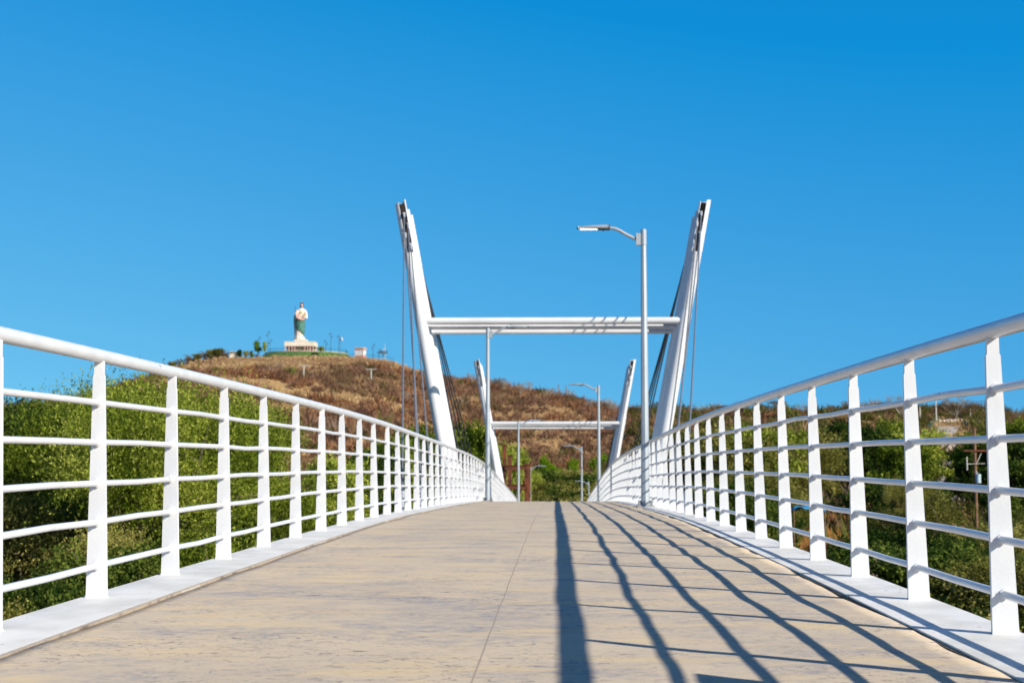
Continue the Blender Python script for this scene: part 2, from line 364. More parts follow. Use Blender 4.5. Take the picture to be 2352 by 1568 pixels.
_tx = (lambda d: d[:, 0]/d[:, 1])(np.stack([(_tp-1176)/F, np.full(400, -(940-784)/F), -np.ones(400)], -1) @ _rc.T)
def dir2px(t):
    return np.where(t < _tx[0], 1279+F*t, np.where(t > _tx[-1], 1279+F*t, np.interp(t, _tx, _tp)))
def px2x(px): return np.interp(px, _tp, _tx)
def terr(X, Y):
    X = np.asarray(X, float); Y = np.asarray(Y, float)
    Yc = np.maximum(Y, 25.0)
    px = dir2px((X-CAMX)/Yc)
    rr = np.interp(px, PXk, RRk); yr = np.interp(px, PXk, YRk); y0 = np.interp(px, PXk, Y0k); zf = np.interp(px, PXk, ZFk)
    zr = elev(px, yr)*rr
    u = np.clip((Y-y0)/(rr-y0), 0, 1)
    s = u**1.12
    z = zf+(zr-zf)*s
    amp = np.minimum(u, 1-u)*4
    amp = np.clip(amp, 0, 1)
    z = z+amp*((vnoise(X/38, Y/38, 1)-.5)*5+(vnoise(X/15, Y/15, 2)-.5)*1.8)
    z = z+(vnoise(X/6, Y/6, 3)-.5)*.5+(vnoise(X/25, Y/25, 9)-.5)*.8*(1-u)
    back = np.maximum(Y-rr-45, 0)
    z = z-np.minimum(back*.22, np.maximum(zr+12, 0))
    # river channel under the bridge
    ch = np.exp(-((Y-25)/30.0)**2)*(-3.2)*np.exp(-(X/14.0)**2)
    return z+np.where(Y < 80, ch, 0)
def tz(x, y): return float(terr(x, y))
RC = cam.rotation_euler.to_matrix()
def rayd(px, py): d = RC @ Vector(((px-1176)/F, -(py-784)/F, -1)); return d/d.y
def at(px, Y, py=950): return CAMX+Y*rayd(px, py).x
def zy(py, Y, px=1176): return Y*rayd(px, py).z

xs = np.concatenate([np.arange(-2400,-260,60), np.arange(-260,260,3.0), np.arange(260,2401,60)])
ys = np.concatenate([np.arange(-400,-20,30), np.arange(-20,520,3.0), np.arange(520,3500,70)])
GX, GY = np.meshgrid(xs, ys); GZ = terr(GX, GY)
nx, ny = len(xs), len(ys)
idx = np.arange(nx*ny).reshape(ny, nx)
q = np.stack([idx[:-1,:-1], idx[:-1,1:], idx[1:,1:], idx[1:,:-1]], -1).reshape(-1, 4)
gm = np_mesh('ground', np.stack([GX.ravel(), GY.ravel(), GZ.ravel()], 1), q, 4, M['ground'], True)
g = inst('ground', gm, (0,0,0)); tag(g, kind='structure')

# ------------------------------------------------------------------ bridge: deck and kerbs
bridge = empty('footbridge', (0, 0, -1.0))
tag(bridge, 'arched footbridge with pale stamped concrete deck between white steel edge kerbs', 'footbridge')
OFF = Vector((0, 0, 1.0))
def deckmesh():
    X = np.linspace(-1.643, 1.643, 41); Y = np.concatenate([np.arange(-8, 30, .07), np.arange(30, 132, .3)])
    zc = np.array([zdeck(v) for v in Y])
    GX, GY = np.meshgrid(X, Y)
    n = (vnoise(GX/.55, GY/.5, 21)-.5)*.008+(vnoise(GX/.22, GY/.2, 22)-.5)*.003+(vnoise(GX/1.6, GY/1.1, 23)-.5)*.007
    Z = zc[:, None]-.011+n+OFF.z
    nx, ny = len(X), len(Y); id_ = np.arange(nx*ny).reshape(ny, nx)
    top = np.stack([GX.ravel(), GY.ravel(), Z.ravel()], 1)
    q1 = np.stack([id_[:-1,:-1], id_[:-1,1:], id_[1:,1:], id_[1:,:-1]], -1).reshape(-1, 4)
    bot = top.copy(); bot[:, 2] = np.repeat(zc-.22+OFF.z, nx); N = nx*ny
    q2 = q1[:, ::-1]+N
    l = np.stack([id_[:-1,0], id_[1:,0], id_[1:,0]+N, id_[:-1,0]+N], 1)
    r = np.stack([id_[:-1,-1], id_[:-1,-1]+N, id_[1:,-1]+N, id_[1:,-1]], 1)
    e0 = np.stack([id_[0,:-1], id_[0,:-1]+N, id_[0,1:]+N, id_[0,1:]], 1)
    e1 = np.stack([id_[-1,:-1], id_[-1,1:], id_[-1,1:]+N, id_[-1,:-1]+N], 1)
    return np_mesh('deck', np.concatenate([top, bot]), np.concatenate([q1, q2, l, r, e0, e1]), 4, M['deck'], True)
dk = inst('deck', deckmesh(), (0,0,0), bridge)
def ribbon(x0, x1, zt, zb, ys, name, m, wob=None):
    mb = MB(); n = len(ys); vs = []
    for i, y in enumerate(ys):
        z = zdeck(y)+OFF.z; wx = wob(y) if wob else 0
        vs += [(x0+wx, y, z+zt), (x1+wx, y, z+zt), (x1+wx, y, z+zb), (x0+wx, y, z+zb)]
    fs = []
    for i in range(n-1):
        a = i*4; b = a+4
        for k in range(4):
            k2 = (k+1) % 4; fs.append((a+k, a+k2, b+k2, b+k))
    fs += [(0,3,2,1), (4*n-4, 4*n-3, 4*n-2, 4*n-1)]
    mb.add(vs, fs); return mb.build(name, m, bridge)
YS = list(np.arange(-8, 132, .7))
YF = list(np.arange(-8, 60, .09))
ribbon(-2.018, -1.650, 0, -.30, YS, 'edge_kerb', M['kerb'])
ribbon(1.650, 2.018, 0, -.30, YS, 'edge_kerb', M['kerb'])
ribbon(1.636, 1.652, -.008, -.05, YF, 'joint_gap', M['joint'], lambda y: (float(vnoise(y/.35, 3.3, 5))-.5)*.018)
ribbon(-1.650, -1.628, -.001, -.05, YF, 'joint_filler', M['sand'], lambda y: (float(vnoise(y/.35, 7.3, 6))-.5)*.0)
ribbon(-1.6275, -1.625, -.001, -.05, YF, 'joint_gap', M['sawcut'], lambda y: (float(vnoise(y/.35, 7.3, 6))-.5)*.010)
for sx in (-1.2, 1.2): ribbon(sx-.15, sx+.15, -.25, -.75, YS, 'girder', M['mast'])
for yy in (-2, 20, 46.4, 68, 90.2, 112, 128):
    for sx in (-1.1, 1.1):
        zt = zdeck(yy)-.75; zb = tz(sx, yy)-.5
        mb = MB(); mb.tube([(sx, yy, zt+1), (sx, yy, zb+1)], .35, 20); mb.build('pier', M['conc'], bridge)

# ------------------------------------------------------------------ railings
PH = [.15, .355, .54, .735, .925]; RH = 1.15; XR = 1.94
YP = [7.36+1.4*k for k in range(-9, 84)]
def railing(s, label):
    t = empty('railing', (s*XR, 0, -.6)); tag(t, label, 'railing', 'railings of the footbridge')
    o = Vector((-s*XR, 0, .6))
    q_ = -.011 if s < 0 else -.020
    poly = [(-.050,0),(.050,0),(.0275+q_,1.055),(.0235+q_,1.059),(.0225+q_,1.125),(-.0225+q_,1.125),(-.0235+q_,1.059),(-.0275+q_,1.055)]
    mb = MB(); mb.prism([(x, z) for x, z in poly], -.0115, .0115)
    mb.tube([(-.052,-.0135,.003),(.052,-.0135,.003)], .005, 6); mb.tube([(-.052,.0135,.003),(.052,.0135,.003)], .005, 6)
    me = mb.mesh('post'); me.materials.append(M['white'])
    rr = random.Random(3+s)
    for y in YP[:93]:
        ob = inst('post', me, (0, y, zdeck(y)+.6), t); ob.rotation_euler = (rr.gauss(0,.003), rr.gauss(0,.004), rr.gauss(0,.02))
    y0, y1 = YP[0]-.2, YP[-1]+.2
    fine = []
    for i, y in enumerate(np.arange(y0, y1, .7)): fine.append(float(y))
    mb = MB(); mb.tube([(q_, y, zdeck(y)+.6+RH) for y in fine], .0325, 20); mb.build('handrail', M['white_rail'], t)
    for j, h in enumerate(PH):
        mb = MB(); pts = []
        for i in range(len(YP)-1):
            a, b = YP[i], YP[i+1]
            sag = rr.gauss(0, .004)
            for u in (0, .5):
                y = a+(b-a)*u; pts.append((rr.gauss(0,.0015)+q_*h, y, zdeck(y)+.6+h+(sag if u else 0)))
        y = YP[-1]; pts.append((q_*h, y, zdeck(y)+.6+h))
        mb.tube(pts, .0155, 10)
        for i in range(0, 40):                      # weld collars where the pipe passes the plates
            y = YP[i]; zc = zdeck(y)+.6+h
            mb.tube([(q_*h, y-.024, zc), (q_*h, y+.024, zc)], .0205, 10)
        mb.build('horizontal_pipe', M['white_rail'], t)
    return t
railing(-1, 'white steel railing along the left edge of the bridge deck')
railing(1, 'white steel railing along the right edge, casting a grid shadow on the deck')

mb = MB(); mb.box((0,0,0), (.012, 1.1, .92))
pn = mb.build('shadow_panel', M['white'], None, (XR+.045, 3.34, zdeck(3.3)+.475))  # out-of-view panel, added to cast the wide shadow on the deck
tag(pn, 'unseen white panel added beside the near right railing to throw the wide shadow at lower right', 'shadow panel')

# ------------------------------------------------------------------ pylons with stays
GC = 0.16     # pylons stand slightly off the deck axis
def pylon(y0, label, H=6.55, zbm=3.94):
    K = 1.377; zb = zdeck(y0+1)
    zW = zb*K; xW = CAMX+(GC-CAMX)*K; y0 = y0*K
    t = empty('pylon', (xW, y0, zW)); t.scale = (K, K, K); tag(t, label, 'bridge pylon', 'pylon frames of the footbridge')
    zt = H
    def px(s, z): return s*(2.15+(z)*.18)      # half width by height above deck
    dys = (0, .28, .55); dxs = (0, -.06, -.105); dtop = (0, -.16, -.24)
    for s in (-1, 1):
        axis = Vector((px(s,zt)-px(s,0), 0, zt)).normalized()
        for k, dy in enumerate(dys):
            r = .118 if k == 0 else .105
            ox = s*dxs[k]; zt = H+dtop[k]
            p0 = Vector((px(s,-1.6)+ox*1.35, dy, -1.6)); pt = Vector((px(s,zt)+ox*.75, dy, zt)); ps = p0.lerp(pt, (zt-1.12+1.6)/(zt+1.6)); pm = p0.lerp(pt, (4.1-.3*k+1.6)/(zt+1.6))
            axis = (pt-p0).normalized()
            mb = MB(); mb.tube([p0, pm], r+.012, 28); mb.tube([pm-axis*.01, ps], r, 28, caps=False)
            # slotted head shell, open towards the camera side and at the top
            a1 = Vector((axis.z, 0, -axis.x)); b1 = Vector((0, 1, 0))
            R0 = r+.005; th = .014
            facing = -math.pi/2+(-s)*.38 if k == 0 else math.pi/2+s*.3
            gap = .62 if k == 0 else .35; n = 26; angs = [facing+gap+(2*math.pi-2*gap)*i/n for i in range(n+1)]
            rows = []
            for rad in (R0, R0-th):
                for base, top in ((ps, pt),):
                    rows.append([base+(a1*math.cos(a)+b1*math.sin(a))*rad for a in angs])
                    rows.append([top+(a1*math.cos(a)+b1*math.sin(a))*rad+axis*(.04*math.cos(a*1.0)) for a in angs])
            vs = [p for rw in rows for p in rw]; m_ = n+1; fs = []
            for i in range(n):
                fs += [(i, i+1, m_+i+1, m_+i), (2*m_+i, 3*m_+i, 3*m_+i+1, 2*m_+i+1), (m_+i, m_+i+1, 3*m_+i+1, 3*m_+i), (i, 2*m_+i, 2*m_+i+1, i+1)]
            fs += [(0, m_, 3*m_, 2*m_), (n, 2*m_+n, 3*m_+n, m_+n)]
            mb.add(vs, fs, False)
            mast = mb.build('mast', M['mast'], t)
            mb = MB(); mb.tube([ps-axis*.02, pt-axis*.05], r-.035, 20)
            mb.build('mast_shade_core', M['slot_shade'], mast)  # dark filler behind the slot, shade set in its colour
        # bolts
    zt = H
    for k, dy in enumerate(dys):
        z = zbm-(0, .105, .185)[k]; r = (.078, .058, .054)[k]
        mb = MB(); mb.tube([(px(-1,z)+.03, dy, z), (px(1,z)-.03, dy, z)], r, 24); mb.build('crossbeam', M['mast'], t)
    for s in (-1, 1):
        for (ya, dh, dxh) in ((-18.5,.28,0), (-15,.50,-.05), (-14.2,.72,.05), (-11.5,.95,-.03)):
            top = Vector((px(s,zt-dh)-s*.05+s*dxh, -.14, zt-dh)); Ya = y0+ya
            bot = Vector(((s*2.5-xW)/K, ya/K, (zdeck(Ya)-.2-zW)/K))
            stay(t, top, bot, .014, M['cable'], s)
        for (ya, dh, dxh) in ((3.2, .62,-.1), (6.8,.78,-.04), (10.8,.95,.0), (15.5,1.12,.05)):
            top = Vector((px(s,zt-dh)-s*.14, dys[2]+.12, zt-dh)); Ya = y0+ya
            bot = Vector(((s*2.5-xW)/K, ya/K, (zdeck(Ya)-.2-zW)/K))
            stay(t, top, bot, .016, M['cable_shaded'], s)
        xg = px(s,-1.6)-s*.07; zg = (tz(xW+xg*K, y0)-zW)/K-.4
        mb = MB(); mb.tube([(xg, .28, -1.45), (xg, .28, zg)], .42, 24); mb.box((xg,.28,-1.5),(1.0,1.2,.3)); mb.build('pedestal', M['conc'], t)
    return t
def stay(t, a, b, r, cm, s):
    d = (b-a).normalized()
    mb = MB(); mb.tube([a, b], r, 8); mb.tube([(b.x-s*.34, b.y, b.z-.02), (b.x+s*.05, b.y, b.z)], .05, 8); c = mb.build('stay_cable', cm, t)
    mb = MB(); mb.tube([a-d*.05, a+d*.12], .024, 10); mb.tube([a+d*.12, a+d*.26], [.026, .018], 10)
    mb.box(a, (.05, .05, .07))
    mb.build('fork_socket', M['clevis'], c)
    mb = MB(); mb.tube([b-d*.75, b-d*.45], .032, 10); mb.tube([b-d*.45, b], .025, 10); mb.build('turnbuckle', M['clevis'], c)
pylon(33.4, 'near tall white pylon frame with outward leaning masts and triple crossbeam')
pylon(65.2, 'far smaller white pylon frame seen through the near one', 6.46, 3.79)

# ------------------------------------------------------------------ street lamps
def make_lamp(lit_):
    t = empty('street_lamp', (0,0,0))
    mb = MB(); mb.box((0,0,.012), (.30,.30,.024)); mb.box((0,0,.06), (.022,.26,.09)); mb.box((0,0,.0601), (.26,.022,.088))
    for sx in (-1,1):
        for sy in (-1,1): mb.tube([(sx*.11, sy*.11, .02), (sx*.11, sy*.11, .075)], .014, 8)
    mb.build('base_plate', M['plate'], t)
    mb = MB(); mb.tube([(0,0,.02),(0,0,2.4),(0,0,4.62)], [.074,.062,.047], 8, smooth=False); mb.build('pole', M['galv'], t)
    mb = MB(); mb.tube([(0,0,4.500),(0,0,4.760)], .053, 12); mb.tube([(0,0,4.760),(0,0,4.775)], .047, 12)
    mb.box((-.085,0,4.600), (.07,.085,.20)); mb.box((-.125,0,4.600),(.012,.10,.23)); mb.build('bracket', M['galv'], t)
    pts = [(-.12,0,4.60), (-.20,0,4.635), (-.31,0,4.69), (-.40,0,4.745), (-.46,0,4.775), (-.52,0,4.795), (-.59,0,4.803), (-.66,0,4.803)]
    mb = MB(); mb.tube(pts, .030, 12); mb.build('arm', M['galv'], t)
    # luminaire: flat tapering body
    mb = MB(); N = 10; rows = []
    for i in range(N+1):
        u = i/N; x = -.59-u*.56
        wd = .115*(1-.55*u**3) if u < .97 else .045
        th = .042*(1-.75*u)+.012; zc = 4.805+.004*u
        ring = []
        for k in range(14):
            a = 2*math.pi*k/14; ca, sa = math.cos(a), math.sin(a)
            ring.append((x, wd*math.copysign(abs(ca)**.6, ca), zc+(th if sa > 0 else .020+.012*(1-u))*math.copysign(abs(sa)**.7, sa)))
        rows.append(ring)
    vs = [p for r_ in rows for p in r_]; fs = []
    for i in range(N):
        for k in range(14):
            k2 = (k+1) % 14; fs.append((i*14+k, i*14+k2, (i+1)*14+k2, (i+1)*14+k))
    fs += [tuple(range(14)), tuple(range(N*14, N*14+14))[::-1]]
    mb.add(vs, fs, True)
    for k in range(5): mb.box((-.64-.03*k, 0, 4.845-.002*k), (.006,.14,.015))
    lum = mb.build('luminaire', M['galv'], t)
    mb = MB(); mb.box((-.96, 0, 4.781), (.30,.12,.008)); mb.build('led_panel', M['lit'] if lit_ else M['lens'], lum)
    mb = MB(); mb.box((-.69, 0, 4.778), (.20,.13,.016)); mb.tube([(-.70,0,4.775),(-.70,0,4.755)],.018,10); mb.build('driver_cover', M['dark'], lum)
    mb = MB(); mb.tube([(-1.14,0,4.805),(-1.17,0,4.803)], .020, 8); mb.build('end_cap', M['dark'], lum)
    return t
def kids(o): return [c for c in bpy.data.objects if c.parent == o]
def copy_tree(o, parent=None):
    c = o.copy(); COL.objects.link(c); c.parent = parent
    for ch in kids(o): copy_tree(ch, c)
    return c
lampA = make_lamp(True); lampB = make_lamp(False)
LG = 'lamps along the footbridge'
LP = [(26.9, 1, 'nearest and tallest grey street lamp with glowing head, at the right railing'),
      (43.9,-1, 'grey street lamp at the left railing, head overlapping the near crossbeam'),
      (61.2, 1, 'grey street lamp just inside the right mast of the far pylon'),
      (78.9,-1, 'grey street lamp in front of the rusty frame, head at the far crossbeam'),
      (96.2, 1, 'small grey lamp right of centre, head below the far crossbeam, arm to the left'),
      (113.0,-1,'small grey lamp left of centre beyond the deck crest, arm to the right'),
      (130.0, 1,'farthest and smallest grey lamp, at the lower end of the right railing')]
for i, (y, s, lab) in enumerate(LP):
    o = lampA if i == 0 else (lampB if i == 1 else copy_tree(lampB))
    x = s*1.745+.03
    if i == 2: x = 1.90
    if i == 6: x = 2.9
    o.location = (x, y, zdeck(y)); o.rotation_euler.z = 0 if s > 0 else math.pi
    tag(o, lab, 'street lamp', LG)
    if i == 1: o.scale.z = 1.03
    if i == 0: o.scale.z = 1.012

# ------------------------------------------------------------------ rusty frame beyond the bridge
def Rusty():
    Y = 97.0; t = empty('rusty_frame', (at(1195,Y), Y, tz(at(1195,Y), Y)))
    z0 = tz(at(1195,Y), Y); tag(t, 'rusty brown steel frame of columns and beams left of centre', 'steel frame')
    o = (-at(1195,Y), -Y, -z0)
    def P(px_, py_, y=Y): return Vector((at(px_, y)+o[0], y+o[1], zy(py_, y)+o[2]))
    for a, ytop, dy, r in ((1159,1022,0,.16), (1171,1046,2.5,.16), (1190,1033,0,.10), (1208,1066,0,.14), (1214,1068,2.5,.16)):
        yy = Y+dy; top = P(a, ytop, yy); mb = MB()
        b = Vector((top.x, top.y, -.3)); mb.box((top+b)/2, (r*1.5, r*1.5, (top-b).length)); mb.box(top+Vector((0,0,.02)), (r*2, r*2, .04))
        mb.build('column', M['rust'], t)
    for (a, b, y_) in ((1160,1212,1074), (1160,1212,1118)):
        mb = MB(); p, q_ = P(a, y_), P(b, y_); p.y -= .15; q_.y -= .15
        mb.box((p+q_)/2, ((q_-p).length, .18, .26)); mb.box((p+q_)/2+Vector((0,0,.15)), ((q_-p).length, .3, .03)); mb.build('beam', M['rust'], t)
    mb = MB(); mb.tube([P(1192,1140), P(1212,1085)], .05, 6); mb.build('brace', M['rust'], t)
Rusty()

# ------------------------------------------------------------------ trees
def crown_mesh(seed, kind, n_leaf, m, lobes=12, leaf=(.15,.06), spread=(1,1,1), feather=.8):
    r = np.random.default_rng(seed)
    # unit tree: height 1, crown roughly 0.9 wide
    L = []
    for i in range(lobes):
        a = r.uniform(0, 2*np.pi); rad = r.uniform(.05,.30)*(1 if i else 0); z = r.uniform(.30,.80)
        rad *= 1.25-z*.6
        L.append((rad*math.cos(a)*spread[0], rad*math.sin(a)*spread[1], z*spread[2], r.uniform(.06,.155)))
    if kind == 'bush':
        L = [(l[0]*1.3, l[1]*1.3, .15+l[2]*.75, l[3]*1.1) for l in L]
    L = np.array(L); w_ = L[:,3]**2; w_ /= w_.sum()
    nspr = n_leaf//22; li = r.choice(len(L), nspr, p=w_); C = L[li]
    d = r.normal(size=(nspr,3)); d[:,2] = np.where(d[:,2] < -.3, -d[:,2]*.5, d[:,2]); d /= np.linalg.norm(d, axis=1)[:,None]
    rad = C[:,3]*r.uniform(.35, 1.0, nspr)**.4
    dq = d.copy(); dq[:,2] *= .6
    o = C[:,:3]+dq*rad[:,None]
    sd = d+r.normal(size=(nspr,3))*.5; sd[:,2] += feather*.6; sd /= np.linalg.norm(sd, axis=1)[:,None]
    ln = r.uniform(.03,.11,nspr)*(1+feather*.6)
    k = 22; u = r.uniform(0, 1, (nspr, k)); 
    P = o[:,None,:]+sd[:,None,:]*(u*ln[:,None])[:,:,None]
    side = r.normal(size=(nspr,k,3))*.014*(1.3-u)[:,:,None]
    P = (P+side).reshape(-1,3)
    n = len(P)
    D = np.repeat(sd, k, 0)*.7+r.normal(size=(n,3))*.55; D /= np.linalg.norm(D, axis=1)[:,None]
    N = r.normal(size=(n,3)); W = np.cross(D, N); W /= np.linalg.norm(W, axis=1)[:,None]
    s = r.uniform(.6,1.3,n)[:,None]; l = leaf[0]*s/6; w2 = leaf[1]*s/6
    V = np.stack([P, P+D*l*.5+W*w2*.5, P+D*l, P+D*l*.5-W*w2*.5], 1).reshape(-1,3)
    F_ = np.arange(4*n).reshape(-1,4)
    return np_mesh('crown', V, F_, 4, m), L
def trunk_mesh(L, seed, m, bare=False):
    rr = random.Random(seed); mb = MB(); fork = .22
    mb.tube([(0,0,-.06),(.004,.003,.1),(.0,.006,fork)], [.026,.02,.016], 8)
    for l in L:
        mid = Vector((l[0]*.45+rr.gauss(0,.012), l[1]*.45+rr.gauss(0,.012), fork+(l[2]-fork)*.5))
        end = Vector((l[0], l[1], l[2]+l[3]*.3))
        mb.tube([(0,0.005,fork-.04), mid, end], [.012,.008,.003], 6)
        for k in range(4 if not bare else 9):
            u = rr.uniform(.3,1); p = mid.lerp(end, u); q_ = p+Vector((rr.gauss(0,.08), rr.gauss(0,.08), rr.uniform(0,.12)))
            mb.tube([p, (p+q_)/2+Vector((rr.gauss(0,.01),rr.gauss(0,.01),0)), q_], [.004,.003,.001], 4, caps=False)
            if bare:
                for kk in range(4):
                    q2 = q_+Vector((rr.gauss(0,.05), rr.gauss(0,.05), rr.uniform(-.01,.08))); mb.tube([p.lerp(q_, rr.uniform(.4,1)), q2], [.002,.0008], 3, caps=False)
    me = mb.mesh('trunk'); me.materials.append(m); return me
PROTO = {}
def proto(key, n, kind, nleaf, mat_, **kw):
    bk = kw.pop('bark', M['bark']); L_ = []
    for i in range(n):
        me, L = crown_mesh(hash(key) % 1 + 100*len(PROTO)+i, kind, nleaf, mat_, **kw)
        L_.append((me, trunk_mesh(L, i, bk)))
    PROTO[key] = L_
proto('bright', 4, 'tree', 110000, M['leaf_bright'], leaf=(.06,.022), feather=.75, lobes=20)
proto('dark', 3, 'tree', 70000, M['leaf_dark'], leaf=(.07,.04), feather=.3, lobes=30)
proto('olive', 3, 'bush', 60000, M['leaf_olive'], leaf=(.08,.035), feather=.5, lobes=26)
proto('darkbush', 2, 'bush', 50000, M['leaf_dark'], leaf=(.10,.06), feather=.2, lobes=26)
proto('lime', 3, 'tree', 16000, M['leaf_lime'], leaf=(.18,.09), feather=.6, lobes=16)
proto('oliveF', 3, 'bush', 26000, M['leaf_olive'], leaf=(.14,.07), feather=.5, lobes=20)
proto('greenF', 4, 'tree', 26000, M['leaf_bright'], leaf=(.15,.07), feather=.5, lobes=20)
proto('darkF', 2, 'tree', 22000, M['leaf_dark'], leaf=(.16,.09), feather=.3, lobes=18)
proto('dryF', 3, 'bush', 7000, M['leaf_dry'], leaf=(.24,.03), feather=1.0, lobes=12)
BARE = []
for i in range(3):
    r_ = np.random.default_rng(900+i); L = [(r_.uniform(-.3,.3), r_.uniform(-.3,.3), r_.uniform(.5,.9), .1) for _ in range(9)]
    BARE.append(trunk_mesh(L, 50+i, M['bark_pale'], True))
rt = random.Random(11)
def tree(kind, px_, Y, topy, label, group, wid=1.0, name='tree', cat='tree', sink=.0):
    x = at(px_, Y); z0 = tz(x, Y)-sink; H = (zy(topy, Y)-z0)*(1.06 if kind in ('bright','dark') else 1)
    if kind == 'bare':
        t = empty(name, (x, Y, z0)); me = rt.choice(BARE); s = H/.95
        c = inst('trunk', me, (0,0,0), t, sc=(s*wid, s*wid, s))
    else:
        cm, tm = rt.choice(PROTO[kind]); s = H/.98
        t = empty(name, (x, Y, z0))
        inst('trunk', tm, (0,0,0), t, sc=(s*wid, s*wid, s)); inst('crown', cm, (0,0,0), t, sc=(s*wid, s*wid, s))
    t.rotation_euler.z = rt.uniform(0, 6.28); tag(t, label, cat, group); return t

G = 'trees on the left bank'
tree('dark', 10, 44, 915, 'dark green broadleaf tree behind the left end of the railing', G, 1.1)
tree('dark', 90, 50, 905, 'dark green tree with rounded top between the first two left posts', G, .9)
tree('bright', 158, 47, 862, 'feathery green tree with loose top sprays between the first two left posts', G, .7)
tree('bright', 250, 43, 838, 'yellow-green tree just right of the second left post', G, .8)
tree('bright', 335, 39, 835, 'tallest bright green tree behind the left railing', G, .85)
tree('bright', 455, 42, 858, 'large bright green tree below the hill hut, left side', G, .85)
tree('bright', 540, 47, 930, 'bright green tree at the edge of the left grove, beside bare brown hill', G, .62)
tree('bright', 608, 52, 1040, 'small bright green tree rightmost in the left grove', G, .55)
tree('darkbush', 70, 50, 1000, 'dark green bush in the shade of the left grove', G, 1.3, 'bush', 'bush')
tree('dark', 215, 52, 985, 'dark tree behind the yellow-green tree, left side', G, 1.2)
tree('dark', 400, 50, 960, 'dark green tree behind the two tallest bright trees, left side', G, 1.2)
tree('darkbush', 190, 34, 1265, 'dark green bush low behind the second left post', G, .9, 'bush', 'bush')
tree('darkbush', 350, 36, 1190, 'dark green bush low behind the third left post', G, 1.0, 'bush', 'bush')
tree('dark', 520, 56, 1000, 'shaded dark tree low behind the left grove', G, 1.2)
U = 'low bushes under the left railing'
for px_, Y, ty, wd in ((80,39,1070,.9),(250,38,1130,.8),(440,38,1170,1.1),(550,41,1140,1.0),(610,45,1150,1.0),(30,33,1350,1.2)):
    tree('olive' if px_ not in (440,500,550) else 'darkbush', px_, Y, ty, 'olive brown bush low in the undergrowth seen between left railing posts', U, wd, 'bush', 'bush')
G2 = 'trees beyond the left railing towards the pylon'
for px_, Y, ty, kd, wd, lab in ((705,66,1150,'darkF',.9,'dark bush low behind the fifth left railing post'),(775,72,1030,'greenF',.7,'green tree at the foot of the brown slope, left of the near pylon'),
        (835,78,1005,'darkF',.7,'dark green tree against the brown slope, left of the near pylon'),(900,82,985,'greenF',.6,'green tree behind the leftmost stay cable'),
        (968,88,960,'greenF',.55,'green tree directly behind the near left mast'),(1062,92,948,'greenF',.55,'bright green tree between near left mast and far pylon, under the stays'),
        (1102,104,985,'greenF',.5,'green tree right of the near left mast foot'),(1146,114,1000,'greenF',.36,'thin topped green tree left of the rusty frame'),
        (940,84,1060,'darkF',.9,'dark tree low behind the stay cable anchors'),(1185,140,1085,'oliveF',1.0,'olive bush behind the rusty frame')):
    tree(kd, px_, Y, ty, lab, G2, wd)
tree('greenF', 1178, 122, 1012, 'green tree rising behind the rusty frame', G2, .42)
tree('greenF', 1222, 150, 1062, 'low green tree between the rusty frame and the lime trees', G2, .5)
G3 = 'bright green trees at the far end of the bridge'
tree('lime', 1250, 205, 1038, 'bright lime green tree left of centre, beyond the deck crest', G3, .42)
tree('lime', 1275, 215, 1058, 'lower lime green tree touching the left lime tree', G3, .5)
tree('lime', 1312, 210, 1044, 'lime green tree leaning left of the small right lamp', G3, .38)
tree('lime', 1372, 200, 1035, 'large lime green tree behind the right lamp at the far pylon', G3, .55)
G4 = 'olive bushes on the flat ground beyond the bridge'
for px_, Y, ty, wd in ((1215,165,1095,1.6),(1240,150,1105,1.6),(1270,170,1088,1.6),(1300,155,1098,1.6),(1330,175,1080,1.6),(1355,150,1092,1.6),(1385,160,1085,1.6),(1410,140,1090,1.5),(1230,185,1070,1.5),(1290,190,1072,1.5),(1345,190,1066,1.5),(1255,135,1120,1.5),(1310,135,1118,1.5),(1365,130,1118,1.5)):
    tree('oliveF' if rt.random() < .7 else 'darkF', px_, Y, ty, 'olive green bush in the thicket below the lime green trees', G4, wd, 'bush', 'bush')
G5 = 'trees of the right bank thicket'
for px_, Y, ty, wd, kd in ((1490,110,975,.85,'dryF'),(1530,105,960,.85,'dryF'),(1575,100,960,.95,'oliveF'),(1620,95,975,.95,'dryF'),(1660,90,960,.85,'oliveF'),(1705,95,950,.85,'oliveF'),(1750,92,962,.85,'greenF'),(1800,100,962,.85,'olive'),
        (1850,112,955,.85,'oliveF'),(1905,128,990,.85,'olive'),(1968,124,975,.85,'olive'),(2015,104,960,.85,'darkF'),(2065,98,1000,.85,'greenF'),(2100,112,975,1.0,'greenF'),
        (1640,66,1050,.85,'olive'),(1700,62,1060,.85,'darkbush'),(1760,64,1050,.85,'olive'),(1735,60,1105,.6,'darkbush'),(2085,66,1070,.6,'olive'),(2050,70,1075,1.1,'darkbush'),(1940,130,950,.85,'darkF'),(2050,150,955,.85,'greenF'),(1760,135,945,.85,'dryF'),(1680,140,945,.85,'dryF')):
    tree(kd, px_, Y, ty, {'dryF':'leafless brown tree in the thicket right of the near pylon','oliveF':'olive green tree in the thicket behind the right railing','olive':'olive green tree in the thicket behind the right railing','greenF':'bright green tree standing out in the thicket behind the right railing'}.get(kd, 'dark green tree in the thicket behind the right railing'), G5, wd)
G6 = 'trees beside the hillside road'
